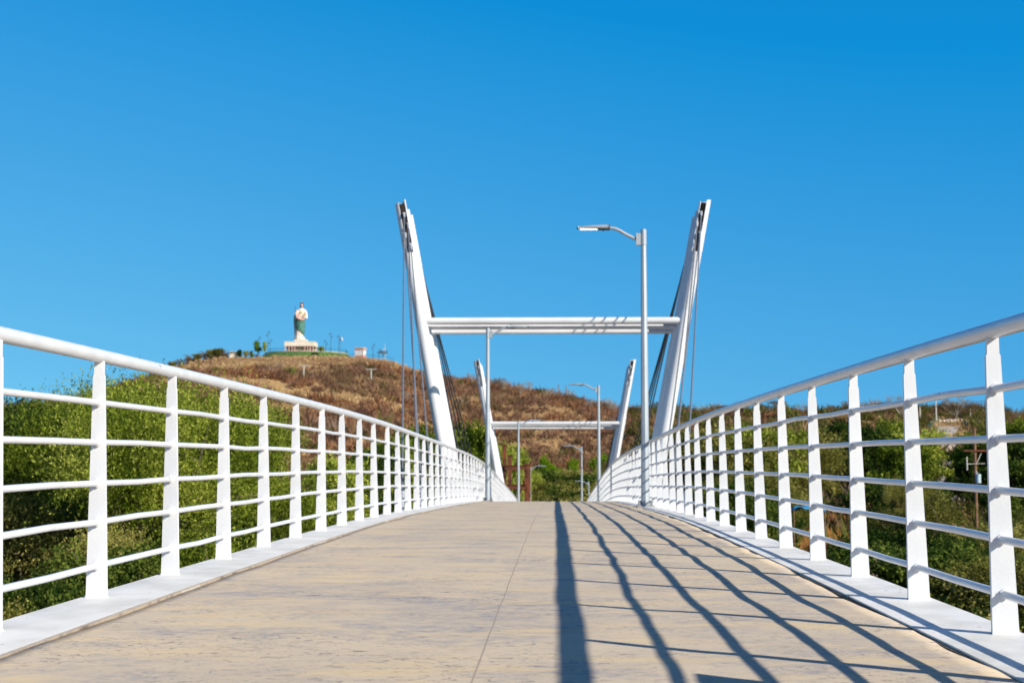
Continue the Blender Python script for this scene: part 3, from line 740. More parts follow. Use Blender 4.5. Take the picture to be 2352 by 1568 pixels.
for px_, Y, ty, wd, kd, lab in ((2120,135,1010,1.0,'greenF','green tree on the left verge of the hillside road'),(2108,95,1110,.9,'greenF','low green tree on the left verge at the road foot'),
        (2235,120,1035,1.1,'darkF','dark tree casting shade on the hillside road'),(2215,150,1015,.9,'darkF','second dark tree further up the hillside road'),(2262,135,985,1.1,'greenF','green tree above the transformer pole'),
        (2318,110,985,1.2,'darkF','dark tree right of the nearest right post'),(2345,95,1040,1.2,'darkF','dark tree at the right edge of the photo'),(2360,130,955,1.2,'greenF','green tree on the skyline at the right edge'),(2300,85,1110,1.0,'darkF','dark tree behind the transformer pole foot')):
    tree(kd, px_, Y, ty, lab, G6, wd)
G7 = 'dark bushes low behind the right railing'
for px_, Y, ty, wd, kd in ((1655,44,1180,.9,'olive'),(1700,42,1190,.8,'darkbush'),(1725,40,1250,.8,'olive'),(2075,42,1205,.95,'darkbush'),(2110,46,1160,1.0,'darkbush'),(2150,40,1195,1.5,'darkbush'),(2230,42,1200,1.5,'darkbush'),(2310,38,1250,1.5,'darkbush'),(2370,36,1230,1.5,'olive'),(2130,34,1330,1.0,'darkbush'),(2200,30,1350,1.5,'olive'),(2290,48,1160,1.3,'olive'),(2110,55,1110,1.2,'olive')):
    tree(kd, px_, Y, ty, 'dark green bush low in the undergrowth seen between right railing posts', G7, wd, 'bush', 'bush')
G8 = 'bare trees along the brown ridge'
for i in range(60):
    px_ = rt.uniform(1080, 1420) if i < 26 else rt.uniform(1440, 2340)
    R_ = float(np.interp(px_, PXk, RRk)); yr = float(np.interp(px_, PXk, YRk))
    Y = R_-rt.uniform(3, 45); ty = yr-rt.uniform(8, 30)*(1.0 if i < 26 else 1.1)
    if i >= 26: ty -= 8
    tree('bare' if rt.random() < (.7 if i < 26 else .3) else 'dryF', px_, Y, ty, 'leafless grey brown tree on the ridge line' + (' behind the pylons' if i < 26 else ' above the right bank'), G8 if i < 26 else 'bare trees above the right bank', 1.1 if i < 26 else 1.5, 'bare_tree', 'tree')
G9 = 'bushy trees on the hill crest left of the hut'
for px_, ty, kd, wd in ((375,830,'dryF',1.2),(395,824,'oliveF',.9),(415,818,'dryF',1.2),(432,808,'dryF',1.0),(450,806,'oliveF',.9),(468,800,'dryF',1.1),(484,796,'oliveF',.8),(500,794,'oliveF',.9),(516,799,'dryF',1.0),(548,799,'darkF',.7),(562,801,'oliveF',.8),(576,803,'greenF',.6),(590,809,'dryF',1.0)):
    tree(kd, px_, 436, ty, 'brown green bushy tree on the hill crest beside the cream hut', G9, wd, sink=1)
tree('lime', 590, 448, 779, 'small twin-topped green tree left of the statue terrace', None, .65, sink=-1)
tree('greenF', 606, 446, 781, 'second slender green tree beside the twin-topped tree', None, .4, sink=-1)
tree('greenF', 736, 440, 794, 'small palm-like tree just right of the monument building', None, 1.6, sink=-1)
tree('dryF', 879, 442, 802, 'reddish bushy tree beside the white mast on the hill', None, 1.6, sink=-1)
tree('bare', 934, 330, 893, 'pale leafless tree on the slope behind the leftmost stays', None, 1.3, 'bare_tree')

# ------------------------------------------------------------------ scrub (uncountable ground cover)
def blades(P, S, K, colr, seed, up=.55, wf=.055):
    r = np.random.default_rng(seed); n = len(P)
    d = r.normal(size=(n,K,3)); d[:,:,2] = np.abs(d[:,:,2])*1.0+up; d /= np.linalg.norm(d, axis=2)[:,:,None]
    ln = r.uniform(.45,1.0,(n,K))*S[:,None]
    base = P[:,None,:]+np.concatenate([r.normal(size=(n,K,2))*.22*S[:,None,None], r.uniform(-.1,.35,(n,K,1))*S[:,None,None]], 2)
    tip = base+d*ln[:,:,None]*.75
    sd = np.cross(d, r.normal(size=(n,K,3))); sd /= np.linalg.norm(sd, axis=2)[:,:,None]
    wd = (S[:,None]*wf*r.uniform(.5,1.6,(n,K)))[:,:,None]
    V = np.stack([base-sd*wd, base+sd*wd, tip+sd*wd*.5], 2).reshape(-1,3)
    C = np.repeat(colr, K*3, 0)
    return V, np.arange(len(V)).reshape(-1,3), C
def scatter_scrub():
    r = np.random.default_rng(5); n = 26000
    px_ = r.uniform(-150, 2480, n); v = r.uniform(0,1,n)
    rr = np.interp(px_, PXk, RRk); y0 = np.interp(px_, PXk, Y0k)
    Y = y0-15+(rr+12-y0+15)*v**.75; X = CAMX+px2x(px_)*Y
    Z = terr(X, Y)
    # bare, grassy ground near the summit and in streaks
    bare = vnoise(X/22, Y/9, 31)
    summit = (px_ > 520) & (px_ < 960) & (Y > rr-38)
    keep = np.where(summit, bare > .82, bare > np.where((Y > rr-150) & (px_ < 1000), .38, .24))
    keep &= ~((px_ > 2140) & (px_ < 2225) & (Y < 345))
    keep &= ~((Y > 434) & (X > -92) & (X < -45))
    X, Y, Z, px_ = X[keep], Y[keep], Z[keep], px_[keep]; n = len(X)
    pal = np.array([(.34,.165,.085), (.28,.16,.10), (.22,.115,.078), (.23,.15,.075), (.42,.26,.14), (.38,.28,.20)])
    k = np.clip((vnoise(X/14, Y/14, 41)*4.2+r.normal(size=n)*.9), 0, 5.99).astype(int)
    C = .86*pal[k]*r.uniform(.7,1.25,(n,1))
    gr = ((px_ > 1450) & (r.uniform(size=n) < .5)) | (r.uniform(size=n) < .02)
    C[gr] = np.array([.10,.105,.025])*r.uniform(.7,1.4,(gr.sum(),1))
    S = (r.uniform(.6,1.2,n)+2.3*r.uniform(0,1,n)**4)*np.where(gr, 1.1, 1)*np.where(vnoise(X/20,Y/20,77)>.5,1.15,.85)
    V, T, CC = blades(np.stack([X,Y,Z],1), S, 48, C, 6, wf=.036)
    o = inst('hillside_scrub', np_mesh('hillside_scrub', V, T, 3, M['scrub'], col=CC), (0,0,0))
    tag(o, 'dense brown leafless scrub covering the whole hillside', 'scrub', kind='stuff')
    # dry grass tufts: golden, short
    n = 26000; px_ = r.uniform(300, 2480, n); v = r.uniform(0,1,n); rr = np.interp(px_, PXk, RRk); y0 = np.interp(px_, PXk, Y0k)
    Y = y0+(rr-y0)*v**.8; X = CAMX+px2x(px_)*Y; Z = terr(X, Y)
    C = np.array([.60,.41,.20])*r.uniform(.6,1.25,(n,1)); S = r.uniform(.35,.9,n)
    V, T, CC = blades(np.stack([X,Y,Z],1), S, 12, C, 8, up=1.2, wf=.09)
    o = inst('dry_grass', np_mesh('dry_grass', V, T, 3, M['scrub'], col=CC), (0,0,0))
    tag(o, 'golden dry grass between the scrub on the hillside', 'grass', kind='stuff')
    # tall orange grass patch behind the right railing
    n = 6500; Y = r.uniform(56, 112, n); X = CAMX+px2x(r.normal(1912, 36, n))*Y; Z = terr(X, Y)
    C = np.array([.55,.27,.08])*r.uniform(.6,1.3,(n,1)); S = r.uniform(.8,1.9,n)
    V, T, CC = blades(np.stack([X,Y,Z],1), S, 34, C, 9, up=1.3, wf=.018)
    o = inst('tall_grass', np_mesh('tall_grass', V, T, 3, M['scrub'], col=CC), (0,0,0))
    tag(o, 'patch of tall orange dry grass behind the right railing', 'grass', kind='stuff')
    # green undergrowth near both banks
    n = 9000; Y = r.uniform(24, 125, n); px_ = np.where(r.uniform(size=n) < .5, r.uniform(-150,1150,n), r.uniform(1430,2500,n))
    X = CAMX+px2x(px_)*Y; ok = (np.abs(X) > 3.4) & ~((px_ > 2150) & (px_ < 2235) & (Y > 75)) & ~((px_ > 1840) & (px_ < 1985) & (Y > 50) & (Y < 115)); X, Y, px_ = X[ok], Y[ok], px_[ok]; n = len(X); Z = terr(X, Y)
    pal = np.array([(.05,.08,.012), (.12,.13,.03), (.24,.20,.06), (.03,.05,.01)]); k = r.integers(0, 4, n)  # greens darkened to carry some of the shade beneath the trees
    C = pal[k]*r.uniform(.7,1.4,(n,1)); S = r.uniform(.4,1.15,n)
    V, T, CC = blades(np.stack([X,Y,Z],1), S, 60, C, 10, up=.5, wf=.035)
    o = inst('undergrowth', np_mesh('undergrowth', V, T, 3, M['scrub'], col=CC), (0,0,0))
    tag(o, 'green and olive undergrowth on the river banks', 'undergrowth', kind='stuff')
scatter_scrub()

# ------------------------------------------------------------------ hill top: terrace, monument, statue
SY = 450.0; SX = at(686, SY); SZ = zy(808.5, SY)
mb = MB(); rings = []
for rad, z in ((19,-4.5), (13.6,-1.35), (12.4,-.35), (12.0,-.2), (0.01,-.2)):
    rings.append([(SX+1.5+rad*1.0*math.cos(a), SY+4+rad*math.sin(a), SZ+z) for a in np.linspace(0, 2*math.pi, 49)[:-1]])
vs = [p for r_ in rings for p in r_]; fs = [(i*48+k, i*48+(k+1) % 48, (i+1)*48+(k+1) % 48, (i+1)*48+k) for i in range(4) for k in range(48)]
mb.add(vs, fs, True); lw = mb.build('lawn', M['lawn']); tag(lw, 'green lawn ring below the monument', 'lawn', kind='structure')
mb = MB(); mb.tube([(SX+1.5, SY+4, SZ-.25), (SX+1.5, SY+4, SZ-.02)], 12.2, 48, smooth=False); tp = mb.build('terrace_paving', M['pave']); tag(tp, 'paved terrace round the monument', 'paving', kind='structure')

def monument():
    t = empty('monument_building', (SX, SY, SZ)); tag(t, 'cream columned monument building under the statue', 'building')
    W, D, Hh = 8.9, 6.0, 3.3
    mb = MB(); mb.box((0,D/2+.35,1.0), (W-1.2,D-1.0,2.0)); mb.build('wall', M['brownwall'], t)
    mb = MB(); mb.box((0,D/2,2.62), (W,D,1.24)); mb.box((0,D/2,2.0), (W+.12,D+.12,.14)); mb.box((0,D/2,3.27), (W+.14,D+.14,.1)); mb.build('entablature', M['cream'], t)
    mb = MB(); mb.prism([(-3.5,2.22),(3.5,2.22),(.4,3.2),(-.6,3.2)], -.05, .0); mb.build('pediment', M['stone_white'], t)
    for x in (-4.2,-3.1,-2.25,-1.5, 1.5,2.35,3.1,4.0):
        mb = MB(); mb.tube([(x,.25,.12),(x,.25,1.93)], .16, 14); mb.box((x,.25,.08),(.45,.45,.16)); mb.box((x,.25,1.88),(.42,.42,.1)); mb.build('column', M['pinkcol'], t)
    for x in (-4.2, 4.0):
        mb = MB(); mb.box((x,D-.4,.97),(.4,.4,1.9)); mb.build('pillar', M['cream'], t)
    mb = MB(); mb.box((-.1,.79,.5), (1.35,.1,.7)); mb.build('doorway', M['black'], t)
    for x in (-2.7,-1.9,2.0,2.75):
        mb = MB(); mb.box((x,.82,.85), (.34,.06,1.2)); mb.build('window', M['black'], t)
    mb = MB(); mb.box((0,-.2,.03), (W+.6,1.6,.1)); mb.build('step', M['cream'], t)
    mb = MB(); mb.box((0,D/2,3.62), (3.6,3.2,.62)); mb.box((0,D/2,3.98), (3.3,2.9,.12)); mb.build('plinth', M['cream'], t)
monument()

def statue():
    zb = SZ+4.04; t = empty('statue', (SX-.45, SY+3, zb)); t.scale = (1,1,1.035); tag(t, 'tall robed bearded statue with green mantle and staff on the columned building', 'statue')
    def loft(rows, nf=40, fold=.05, nfold=9, ph=0):     # rows: z, cx, cy, rx, ry
        mb = MB(); R_ = []
        for (z, cx, cy, rx, ry) in rows:
            ring = []
            for k in range(nf):
                a = 2*math.pi*k/nf; f = 1+fold*math.sin(nfold*a+ph+z*.35)
                ring.append((cx+rx*f*math.cos(a), cy+ry*f*math.sin(a), z))
            R_.append(ring)
        vs = [p for r_ in R_ for p in r_]; fs = []
        for i in range(len(rows)-1):
            for k in range(nf):
                k2 = (k+1) % nf; fs.append((i*nf+k, i*nf+k2, (i+1)*nf+k2, (i+1)*nf+k))
        fs += [tuple(range(nf))[::-1], tuple(range((len(rows)-1)*nf, len(rows)*nf))]
        mb.add(vs, fs, True); return mb
    H0 = 9.9  # heights relative to plinth top
    mb = loft([(0,.0,0,1.75,1.1),(.4,-.05,0,1.5,1.0),(1.2,-.1,0,1.25,.9),(2.5,-.1,0,1.12,.85),(4.2,0,0,1.15,.85),(5.6,.15,0,1.15,.8),(6.6,.3,0,1.12,.78),(7.6,.4,0,1.2,.75),(8.3,.42,0,1.22,.66),(8.7,.45,0,.95,.5),(8.95,.47,0,.45,.36),(9.1,.48,0,.30,.3),(9.4,.48,0,.28,.28)], fold=.06)
    # sleeves and forearms, joined into the same figure
    mb.tube([(-.55,-.1,8.35),(-.95,-.35,7.6),(-1.15,-.75,7.0),(-1.15,-1.0,7.35)], [.42,.42,.34,.26], 14)
    mb.tube([(1.42,-.05,8.35),(1.85,-.1,7.3),(2.0,-.35,6.25),(1.3,-.95,6.4)], [.42,.45,.42,.28], 14)
    body = mb.build('robe', M['stone_white'], t)
    # head
    mb = MB(); rows = []
    for i in range(13):
        v = i/12; z = 9.2+1.28*v; prof = math.sin(math.pi*min(max(v*.93+.05,0),1))**.55
        ring = []
        for k in range(20):
            a = 2*math.pi*k/20; x = .48+.40*prof*math.cos(a); y = .02+.47*prof*math.sin(a)
            if math.sin(a) < -.86 and .35 < v < .6: y -= .12*(1-abs(v-.42)*4) if abs(math.cos(a)) < .3 else 0
            ring.append((x, y, z))
        rows.append(ring)
    vs = [p for r_ in rows for p in r_]; mb.add(vs, [(i*20+k, i*20+(k+1) % 20, (i+1)*20+(k+1) % 20, (i+1)*20+k) for i in range(12) for k in range(20)]+[tuple(range(20))[::-1], tuple(range(240,260))], True)
    head = mb.build('head', M['skin'], t)
    mb = loft([(9.0,.48,.2,.42,.36),(9.5,.48,.26,.52,.38),(10.1,.48,.24,.54,.42),(10.5,.48,.14,.48,.46),(10.72,.48,.05,.25,.28)], 24, .04, 7); mb.build('hair', M['hair'], head)
    mb = MB(); mb.tube([(.48,-.34,9.50),(.48,-.40,9.32),(.48,-.36,9.12)], [.17,.20,.06], 12); mb.build('beard', M['hair'], head)
    mb = MB()
    for sx in (-.15,.15): mb.tube([(.48+sx,-.45,9.93),(.48+sx,-.42,9.93)], .05, 8)
    mb.tube([(.36,-.47,9.56),(.60,-.47,9.56)], .035, 6); mb.build('face_detail', M['hair'], head)
    mb = MB(); mb.tube([(.48,.0,10.68),(.46,0,10.85),(.50,0,11.05)], [.10,.13,.01], 10); mb.build('flame', M['gold'], t)
    # green mantle wrapped round the hips, falling diagonally
    mb = MB(); n = 32; rows = []
    for i in range(15):
        v = i/14; ring = []
        for k in range(n+1):
            a = math.pi*(1.0+k/n*1.15)-.1; u = k/n
            zt = 6.05-.45*math.sin(u*2.4); zb_ = 3.9-u*3.3-.25*math.sin(u*9)
            z = zt+(zb_-zt)*v; sag = .05*math.sin(8*u*3.1+v*5)
            rx = 1.28-.16*v; ring.append((.22-.18*v+rx*(1+sag)*math.cos(a), .98*(1+sag)*math.sin(a), z))
        rows.append(ring)
    n1 = n+1; vs = [p for r_ in rows for p in r_]; fs = [(i*n1+k, i*n1+k+1, (i+1)*n1+k+1, (i+1)*n1+k) for i in range(14) for k in range(n)]
    mb.add(vs, fs, True); o = mb.build('green_mantle', M['green_cloth'], t); md = o.modifiers.new('s','SOLIDIFY'); md.thickness = .12
    mb = MB(); mb.tube([(-.9,-.75,8.3),(-1.0,-.85,7.2),(-.75,-1.0,6.35),(.0,-1.12,5.85),(.8,-1.05,5.75),(1.35,-.75,5.85)], [.22,.28,.30,.32,.32,.26], 12); mb.build('pink_sash', M['pink_cloth'], t)
    mb = loft([(1.0,-1.45,.35,.12,.3),(3.5,-1.5,.35,.26,.42),(5.2,-1.55,.3,.34,.5),(6.6,-1.35,.25,.45,.5),(7.6,-1.0,.2,.4,.45),(8.2,-.6,.15,.3,.4)], 18, .08, 5); mb.build('cloak', M['green_cloth'], t)
    mb = MB(); mb.tube([(-1.22,-1.05,.0),(-1.2,-1.1,5),(-1.16,-1.12,9.35)], [.10,.09,.08], 8); mb.build('staff', M['maroon'], t)
    for (hx,hy,hz,dx) in ((-1.15,-1.12,7.4,.0),(1.15,-1.05,6.45,-1)):
        mb = MB(); mb.tube([(hx,hy+.12,hz-.05),(hx,hy,hz+.02),(hx,hy-.06,hz+.16)], [.17,.2,.14], 10)
        for k in range(4):
            if dx: mb.tube([(hx-.05,hy-.05,hz+.14-.09*k),(hx-.38,hy-.12,hz+.16-.09*k)], [.05,.035], 6)
            else: mb.tube([(hx-.12,hy-.10,hz+.14-.09*k),(hx,hy-.24,hz+.14-.09*k),(hx+.12,hy-.12,hz+.13-.09*k)], .045, 6)
        mb.tube([(hx,hy,hz+.1),(hx+(.12 if not dx else -.1),hy-.08,hz+.30)], [.06,.04], 6)
        mb.build('hand', M['skin'], t)
    mb = MB(); mb.tube([(.42,-.76,7.75),(.42,-.86,7.74)], .36, 20); mb.build('medallion', M['gold'], t)
    mb = MB(); mb.box((1.3,-.95,6.9),(.35,.2,.75)); mb.build('book', M['gold'], t)
statue()

def hut():
    Y = 436; x = at(533, Y); z = zy(825, Y); t = empty('hut', (x, Y, z)); tag(t, 'small cream hut with flat grey roof on the hill crest', 'hut')
    mb = MB(); mb.box((0,1,1.0), (1.95,1.9,2.4)); mb.build('wall', M['cream'], t)
    mb = MB(); mb.box((0,.9,2.28), (2.5,2.5,.16)); mb.box((0,.95,2.42),(1.9,2,.12)); mb.build('roof', M['conc'], t)
    mb = MB(); mb.box((.1,.04,.9),(.02,.02,1.6)); mb.box((0,.04,1.7),(1.6,.02,.05)); mb.build('wall_seam', M['conc'], t)
hut()
def kiosk():
    Y = 440; x = at(823.5, Y); z = zy(820.5, Y); t = empty('kiosk', (x, Y, z)); t.scale = (1,1,1.08); t.rotation_euler.z = R(-14); tag(t, 'square kiosk with red bands and pale panels right of the statue', 'kiosk')
    for nm, m_, zc, h, w_ in (('lower_wall', M['redtrim'], .3, .8, 2.55), ('panel_wall', M['palewall'], 1.4, 1.5, 2.42), ('cornice', M['redtrim'], 2.4, .5, 2.65), ('roof', M['cream'], 2.71, .12, 2.75)):
        mb = MB(); mb.box((0,1.2,zc-.05), (w_,w_,h)); mb.build(nm, m_, t)
    for sx in (-1.2, 1.2):
        mb = MB(); mb.box((sx,-.01,1.3), (.14,.14,2.2)); mb.build('corner_post', M['pinkcol'], t)
    mb = MB(); mb.box((0,-.02,1.4), (.05,.02,1.45)); mb.build('panel_joint', M['conc'], t)
kiosk()
# double-arm lamps
def hill_lamp(px_, top, base, Y, label):
    x = at(px_, Y); z = zy(base, Y)-.3; h = zy(top, Y)-z; t = empty('park_lamp', (x, Y, z)); tag(t, label, 'park lamp', 'park lamps on the hilltop terrace')
    mb = MB(); mb.tube([(0,0,0),(0,0,h*.1),(0,0,h)], [.11,.075,.05], 8); mb.tube([(0,0,h),(0,0,h+.25)], [.05,.01], 6); mb.build('pole', M['teal'], t)
    for sx, zz in ((1, h-.35), (-1, h-1.15)):
        if (px_ in (747,758.3,777)): sx = -sx
        mb = MB(); mb.tube([(0,0,zz),(sx*.2,0,zz+.25),(sx*.4,0,zz+.22)], .03, 6); mb.build('arm', M['teal'], t)
        mb = MB(); mb.tube([(sx*.4,0,zz+.25),(sx*.4,0,zz+.05),(sx*.4,0,zz-.2)], [.05,.12,.22], 10); mb.build('lamp_shade', M['teal'], t)
for a in ((593,771,812,447,'park lamp rising behind the twin-topped tree'),(613.5,759,811,442,'tallest park lamp left of the statue'),(619,778,808,466,'short park lamp nearest the statue on its left'),
          (747,780,809,462,'short park lamp nearest the statue on its right'),(758.3,763,811,446,'tallest park lamp right of the statue'),(777,769,814,443,'park lamp beside the white flag'),
          (856,788.5,828,441,'park lamp standing alone right of the kiosk'),(870,800.6,829,442,'park lamp touching the reddish tree')): hill_lamp(*a)
def flag():
    Y = 442; x = at(780.5, Y); z = zy(815, Y); h = zy(770, Y)-z; t = empty('flag', (x, Y, z)); tag(t, 'drooping white and dark flag on a thin pole beside the park lamp', 'flag')
    mb = MB(); mb.tube([(0,0,0),(0,0,h)], [.06,.035], 8); mb.build('pole', M['teal'], t)
    def cloth(z0, z1, m_, nm):
        mb = MB(); n = 10; rows = []
        for i in range(7):
            v = i/6; rows.append([(u*.75*(.35+.65*v*1.1)+.03, .10*math.sin(u*7+v), h-z0-(z1-z0)*v-.15*u) for u in np.linspace(0,1,n+1)])
        vs = [p for r_ in rows for p in r_]; mb.add(vs, [(i*(n+1)+k, i*(n+1)+k+1, (i+1)*(n+1)+k+1, (i+1)*(n+1)+k) for i in range(6) for k in range(n)], True)
        o = mb.build(nm, m_, t); o.modifiers.new('s','SOLIDIFY').thickness = .02
    cloth(.2, 1.15, M['white'], 'cloth'); cloth(1.16, 1.35, M['redtrim'], 'cloth_hem')
flag()
mb = MB(); Y = 443; z = zy(831, Y); h = zy(787.6, Y)-z; mb.tube([(0,0,0),(0,0,h*.6),(0,0,h)], [.11,.08,.03], 8); mb.tube([(-.4,0,h*.62),(-.4,0,h*.75)], .09, 8)
mb.tube([(-.42,0,h*.68),(0,0,h*.68)], .03, 6)
o = mb.build('radio_mast', M['cpole'], None, (at(883.6, Y), Y, z)); tag(o, 'slim white mast at the right end of the hilltop', 'mast')
# terrace fence
def terrace_fence():
    t = empty('terrace_fence', (SX+1.5, SY+4, SZ)); tag(t, 'thin dark fence round the edge of the hilltop terrace', 'fence')
    rad = 12.0; n = 44; P = [(rad*math.cos(a), rad*math.sin(a), 0) for a in np.linspace(R(-150), R(40), n)]
    mb = MB(); mb.tube([(x,y,.9) for x,y,_ in P], .035, 6); mb.tube([(x,y,.5) for x,y,_ in P], .02, 5); mb.build('rail', M['teal'], t)
    pm = MB().tube([(0,0,0),(0,0,.95)], .03, 6).mesh('post'); pm.materials.append(M['teal'])
    for p in P: inst('post', pm, p, t)
terrace_fence()
def hill_fence():
    Y = 441; t = empty('ridge_fence', (at(840,Y), Y, zy(826,Y))); tag(t, 'low dark fence along the crest right of the kiosk', 'fence')
    P = []
    for px_ in np.linspace(790, 905, 30):
        x = at(px_, Y); P.append((x-at(840,Y), 0, max(tz(x, Y), 0)-zy(826,Y)))
    mb = MB(); mb.tube([(x,y,z+1.1) for x,y,z in P], .03, 5); mb.build('rail', M['teal'], t)
    pm = MB().tube([(0,0,0),(0,0,1.15)], .03, 6).mesh('post'); pm.materials.append(M['teal'])
    for p in P: inst('post', pm, p, t)
hill_fence()
# poles on slopes
def tpole(px_, top, Y, label, armw, m_=None, arm=True, name='utility_pole'):
    x = at(px_, Y); z = tz(x, Y); h = zy(top, Y)-z; m_ = m_ or M['cpole']
    t = empty(name, (x, Y, z-.3)); tag(t, label, 'utility pole', 'utility poles in the hills')
    mb = MB(); mb.tube([(0,0,0),(0,0,h+.3)], [.17,.12], 8); mb.build('pole', m_, t)
    if arm:
        mb = MB(); mb.box((0,-.12,h+.15), (armw,.12,.14)); mb.build('crossarm', m_, t)
        mb = MB()
        for k in (-.45,.45): mb.tube([(armw*k,-.12,h+.2),(armw*k,-.12,h+.34)], .04, 6)
        mb.build('insulator', M['conc'], t)
def find_Y(px_, py, lo, hi):
    best = None
    for Y in np.linspace(lo, hi, 500):
        e = abs(zy(py, Y)-tz(at(px_, Y), Y))
        if best is None or e < best[0]: best = (e, Y)
    return best[1]
tpole(696.5, 837, find_Y(696.5,872,300,436), 'pale T-shaped pole on the slope below the statue', 2.2)
tpole(851.8, 845.6, find_Y(851.8,880,300,438), 'pale T-shaped pole on the slope below the kiosk', 2.4)
tpole(461, 836, 425, 'pale T-shaped pole left of the cream hut', 2.0)
tpole(1283, 883, 462, 'left one of two thin dark poles on the ridge', 1.0, M['wood'], False)
tpole(1300, 886, 462, 'right one of two thin dark poles on the ridge', 1.0, M['wood'], False)
tpole(2150, 905, 330, 'tall pale pole on the skyline above the hillside road', 1.0, None, False)
tpole(2113, 935, 320, 'pale pole left of the hillside road', 1.0, None, False)
tpole(2229, 940, 340, 'short pale pole on the skyline right of the road', 1.0, None, False)
def transformer_pole():
    Y = 88; x = at(2237, Y); z = tz(x, Y); t = empty('transformer_pole', (x, Y, z)); tag(t, 'rusty brown pole with crossarm and pale blue transformer', 'utility pole')
    mb = MB(); zt = zy(985,Y)-z; mb.tube([(0,0,-.3),(0,0,zt)], [.10,.08], 8); mb.build('pole', M['wood'], t)
    za = zy(1035,Y)-z
    mb = MB(); mb.box((0,-.1,za), (1.3,.08,.09)); mb.build('crossarm', M['rust'], t)
    mb = MB(); mb.tube([(.05,-.1,za-.7),(.32,-.1,za-.15)], .025, 6); mb.tube([(-.5,-.15,za-1.1),(-.5,-.15,za-.35)], .04, 6); mb.tube([(-.5,-.15,za-.75),(.5,-.15,za-.72)], .02, 6); mb.build('switch_rod', M['cpole'], t)
    zt2 = zy(1098,Y)-z
    mb = MB(); mb.tube([(.08,-.26,zt2-.26),(.08,-.26,zt2+.2)], .15, 14); mb.tube([(.08,-.26,zt2+.2),(.08,-.26,zt2+.24)], .165, 14); mb.tube([(.02,-.26,zt2+.24),(.0,-.26,zt2+.4)], .03, 6); mb.box((.02,-.12,zt2),(.1,.2,.2)); mb.build('transformer', M['trans'], t)
transformer_pole()
# hillside road
def road():
    pts = [(px_, find_Y(px_, py_, 85, 372)) for px_, py_ in ((2222,1172),(2200,1142),(2186,1112),(2174,1080),(2166,1050),(2160,1022),(2162,1002),(2172,989),(2190,983),(2212,985))]
    pts = [p for i, p in enumerate(pts) if i == 0 or p[1] > pts[i-1][1]+1]
    c = [Vector((at(p, Y), Y, 0)) for p, Y in pts]; fine = []
    for i in range(len(c)-1):
        for u in np.linspace(0,1,12)[:-1]: fine.append(c[i].lerp(c[i+1], float(u)))
    fine.append(c[-1]); vs = []; W = 1.9
    for i, p in enumerate(fine):
        d = (fine[min(i+1,len(fine)-1)]-fine[max(i-1,0)]).normalized(); n = Vector((d.y,-d.x,0))
        for s in np.linspace(-1,1,7):
            q_ = p+n*float(s)*W; vs.append((q_.x, q_.y, tz(q_.x, q_.y)+.10))
    fs = [(i*7+k, i*7+k+1, (i+1)*7+k+1, (i+1)*7+k) for i in range(len(fine)-1) for k in range(6)]
    mb = MB(); mb.add(vs, fs, True); o = mb.build('hillside_road', M['road']); tag(o, kind='structure')
    t = empty('mesh_fence', (at(2150,150), 150, tz(at(2150,150),150))); tag(t, 'green wire mesh fence along the left verge of the hillside road', 'fence')
    b = Vector(t.location); P = []
    for i in range(0, len(fine), 6):
        d = (fine[min(i+1,len(fine)-1)]-fine[max(i-1,0)]).normalized(); n = Vector((d.y,-d.x,0)); p = fine[i]-n*(W+.4); P.append(Vector((p.x, p.y, tz(p.x,p.y)))-b)
    pm = MB().tube([(0,0,0),(0,0,1.9)], .05, 6).mesh('post'); pm.materials.append(M['fencegreen'])
    for p in P: inst('post', pm, p, t)
    mb = MB()
    for h in (.3,.9,1.4,1.85): mb.tube([p+Vector((0,0,h)) for p in P], .02, 5)
    mb.build('wire', M['fencegreen'], t)
road()
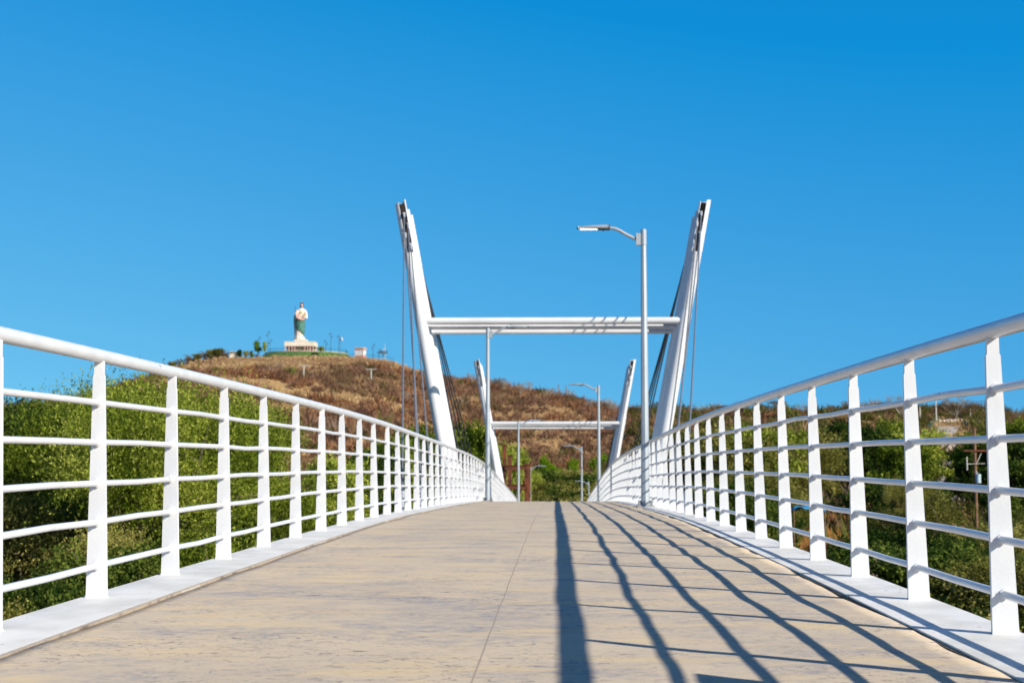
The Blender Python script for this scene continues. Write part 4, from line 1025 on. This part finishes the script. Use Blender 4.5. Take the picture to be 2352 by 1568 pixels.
def shack():
    Y = find_Y(2233, 984, 150, 372); x = at(2233, Y); z = tz(x, Y); t = empty('block_hut', (x, Y, z)); tag(t, 'small unfinished block hut with dark doorway at the road top', 'hut')
    mb = MB(); mb.box((0,0,.55),(2.8,1.8,1.6)); mb.build('wall', M['cream'], t)
    mb = MB(); mb.box((-.4,-.92,.5),(.8,.06,1.0)); mb.build('doorway', M['black'], t)
    mb = MB(); mb.box((0,0,1.405),(3.1,2.1,.10)); mb.build('roof', M['cpole'], t)
shack()
def rubble():
    Y = find_Y(2172, 972, 150, 376); x = at(2172, Y); z = tz(x, Y); rr = random.Random(4); mb = MB()
    for k in range(26):
        s = rr.uniform(.2,.7); mb.box((rr.gauss(0,1.8), rr.gauss(0,.8), s*.3+rr.uniform(0,.5)), (s, s*.8, s*.5), Matrix.Rotation(rr.uniform(0,3),3,'Z') @ Matrix.Rotation(rr.uniform(-.5,.5),3,'X'))
    o = mb.build('rubble_heap', M['cream'], None, (x,Y,z+.1)); tag(o, 'heap of pale rubble above the bend of the hillside road', 'rubble')
    rr = random.Random(8); mb = MB(); Y = 78; x = at(2155, Y); z = tz(x, Y)
rubble()
def bluestuff():
    Y = 52; x = at(1852, Y); z = zy(1190,Y); z0 = tz(x,Y); t = empty('blue_tarp_shelter', (x, Y, z0)); t.scale = (.6,.6,1); tag(t, 'blue tarpaulin on short posts low behind the right railing', 'tarpaulin')
    h = max(z-z0+.4, .8); mb = MB(); n = 8; vs = []
    for j in range(n+1):
        for i in range(n+1): vs.append((-.9+1.8*i/n, -.6+1.2*j/n, h+.08*math.sin(i*1.3)*math.cos(j)-.1*(abs(i-4)/4)**2))
    mb.add(vs, [(j*(n+1)+i, j*(n+1)+i+1, (j+1)*(n+1)+i+1, (j+1)*(n+1)+i) for j in range(n) for i in range(n)], True)
    o = mb.build('tarpaulin', M['blue'], t); o.modifiers.new('s','SOLIDIFY').thickness = .02
    mb = MB(); mb.box((.55,-.3,h-.35),(.35,.3,.5)); mb.build('barrel', M['blue'], t)
    for sx in (-.85,.85):
        for sy in (-.5,.5):
            mb = MB(); mb.tube([(sx,sy,0),(sx,sy,h-.1)], .03, 6); mb.build('post', M['wood'], t)
bluestuff()
